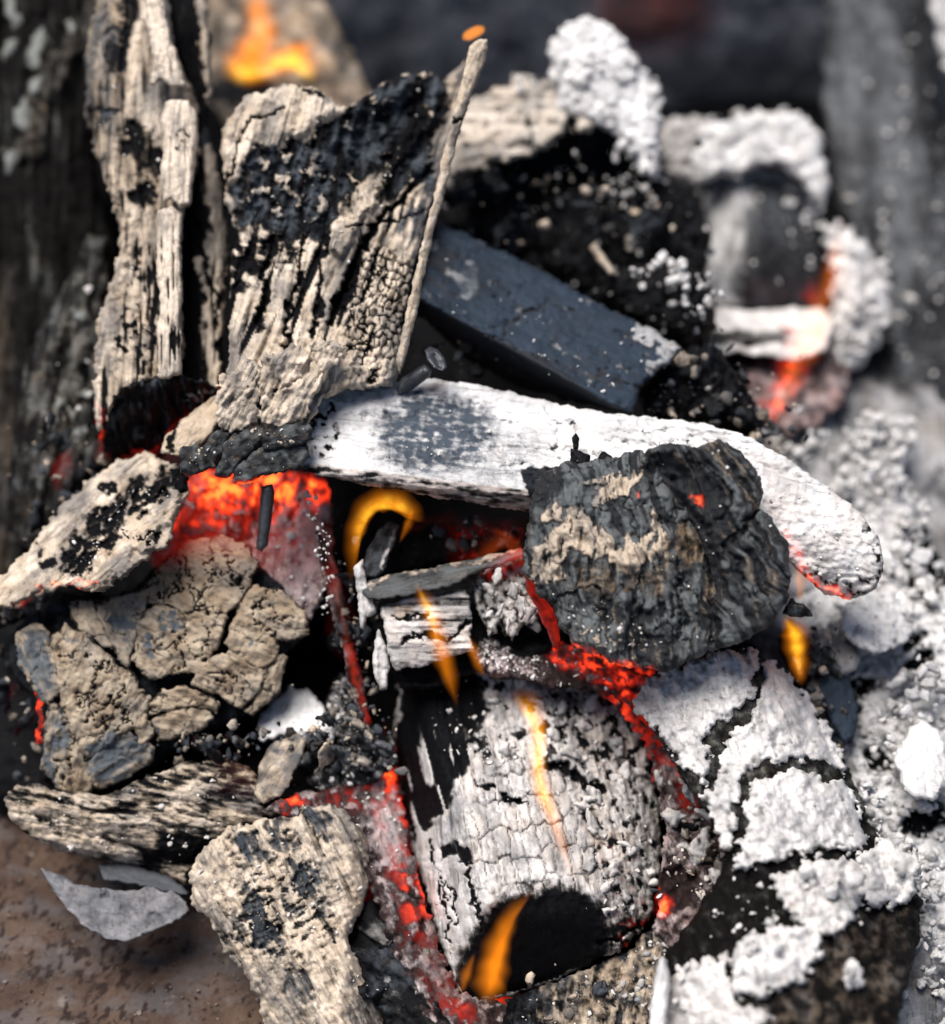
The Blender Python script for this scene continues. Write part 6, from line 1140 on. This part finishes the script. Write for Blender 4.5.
# ------------------------------------------------------------------ broken charcoal, splinters and loose ash filling the gaps
def chip_paint(a0, tn, gl):
    def f(c):
        c.fibre(7, 3, 5, 1); c.grit(1.4); c.ash = a0 + .5 * c.n(9, 3); c.tint = tn + .5 * c.n(14, 4); c.aux = .35 + .6 * c.n(12, 5)
        if gl: c.glow = np.clip(gl * sstep(6, 0, c.sd) * (.6 + c.n(9, 6)), 0, .8)
    return f
GAPS = [  # centre, spread, depth, how many, longest, ash, tint, glow
    (360, 640, 18, 70, 1.015, 12, 20, .25, .3, .0), (345, 735, 40, 30, 1.005, 14, 16, .45, .2, .0), (220, 745, 60, 18, 1.008, 11, 20, .15, .5, .12),
    (20, 700, 30, 70, 1.035, 10, 24, .2, .5, .15), (40, 610, 50, 12, 1.03, 6, 18, .2, .5, .2), (490, 540, 50, 14, 1.02, 8, 16, .15, .4, .35),
    (560, 215, 110, 40, 1.10, 16, 26, .2, .2, .0), (690, 390, 60, 40, 1.035, 12, 22, .25, .2, .0), (480, 350, 50, 18, 1.045, 9, 24, .1, .3, .0),
    (395, 985, 40, 30, .985, 8, 18, .15, .5, .15), (690, 880, 26, 50, .992, 12, 14, .6, .3, .15), (820, 700, 26, 50, 1.02, 9, 18, .5, .1, .0),
    (90, 480, 60, 60, 1.045, 12, 20, .35, .5, .0), (600, 1000, 60, 20, .975, 9, 16, .5, .5, .0), (760, 440, 30, 24, 1.04, 8, 14, .7, .2, .0)]
WHERE = ['left of the ribbed block', 'beside the left side of the pale log', 'under the cracked brown chunk', 'left of the cracked brown chunk', 'under the ash-dusted wedge', 'behind the ribbed block', 'in the dark hollow behind the slate-blue plank', 'right of the slate-blue plank tip', 'between the slate-blue plank and the white plank', 'at the bottom left of the pale log', 'between the two pale logs', 'beside the slate-blue stub', 'behind the ash-dusted wedge', 'under the burnt end of the pale log', 'above the right half of the white plank']
CHIPS = []
for (gx_, gy_, sx, sy, d_, k_, L_, a0, tn, gl), wh in zip(GAPS, WHERE):
    k_ = max(4, int(k_ * .75))
    for _ in range(k_):
        x = gx_ + rng.uniform(-1, 1) * sx; y = gy_ + rng.uniform(-1, 1) * sy; l_ = L_ * rng.uniform(.35, 1); w_ = max(4, l_ * rng.uniform(.3, .75)); an = rng.uniform(0, 180); dd = d_ + rng.uniform(-.008, .01)
        gd = rng.uniform(-.0006, .0006, 2)
        cc = chunk('charcoal_chip', shard(x, y, l_, w_, an, 8, .35), (lambda x, y, dd, gd: lambda X, Y: dd + gd[0] * (X - x) + gd[1] * (Y - y) + .0002 * np.abs(X - x))(x, y, dd, gd), M['char_black' if (dark := bool(rng.uniform() > a0)) else 'ash_tan'], chip_paint(a0 + (-.2 if dark else .55), tn, gl), s=2.2, R=5, thick=max(8, w_ * .8), grain=an, edge=2.5)
        CHIPS.append((cc, y, dark, wh))
ORD = ['topmost', 'second from the top', 'third from the top', 'fourth from the top', 'fifth from the top', 'sixth from the top', 'seventh from the top', 'eighth from the top', 'ninth from the top']
seen = {}
for cc, y, dark, wh in CHIPS:
    m = (c_in := (cc.X > 2) & (cc.X < W - 2) & (cc.Y > 2) & (cc.Y < H - 2)); vis = 0.0
    if m.any():
        vis = np.mean(cc.d[m] <= ZNEAR[np.clip(cc.Y[m] / 4, 0, 255).astype(int), np.clip(cc.X[m] / 4, 0, 236).astype(int)] + .004) * m.mean()
    if vis < .4: bpy.data.objects.remove(cc.obj)
    else: seen.setdefault((dark, wh), []).append((y, cc))
for (dark, wh), lst in seen.items():
    lst.sort(key=lambda q: q[0]); nm = ('small black charcoal chip ' if dark else 'small ash-pale charcoal chip ') + wh
    for q, (y, cc) in enumerate(lst):
        if q >= len(ORD): bpy.data.objects.remove(cc.obj); continue
        tag(cc.obj, nm + ((', ' + ORD[q]) if len(lst) > 1 else ''), 'charcoal', 'charcoal chips ' + wh)
pts_, rad_ = [], []
for (gx_, gy_, sx, sy, d_, k_, L_, a0, tn, gl) in GAPS:
    m = k_ * 9; y = gy_ + rng.normal(0, .7, m) * sy
    pts_.append(P(gx_ + rng.normal(0, .7, m) * sx, y, d_ + rng.uniform(-.006, .012, m))); rad_.append((.8 + 5 * rng.uniform(0, 1, m) ** 3) * PXM)
o = lumps('loose_ash', np.vstack(pts_), np.concatenate(rad_), M['ash_tan'], 1, None, rough=.6, flat_=(.25, 1.5), ash=(0, 1.1), tint=(0, .7), aux=(0, .9)); tag(o, 'loose ash and charcoal crumbs between the burning pieces', 'ash')
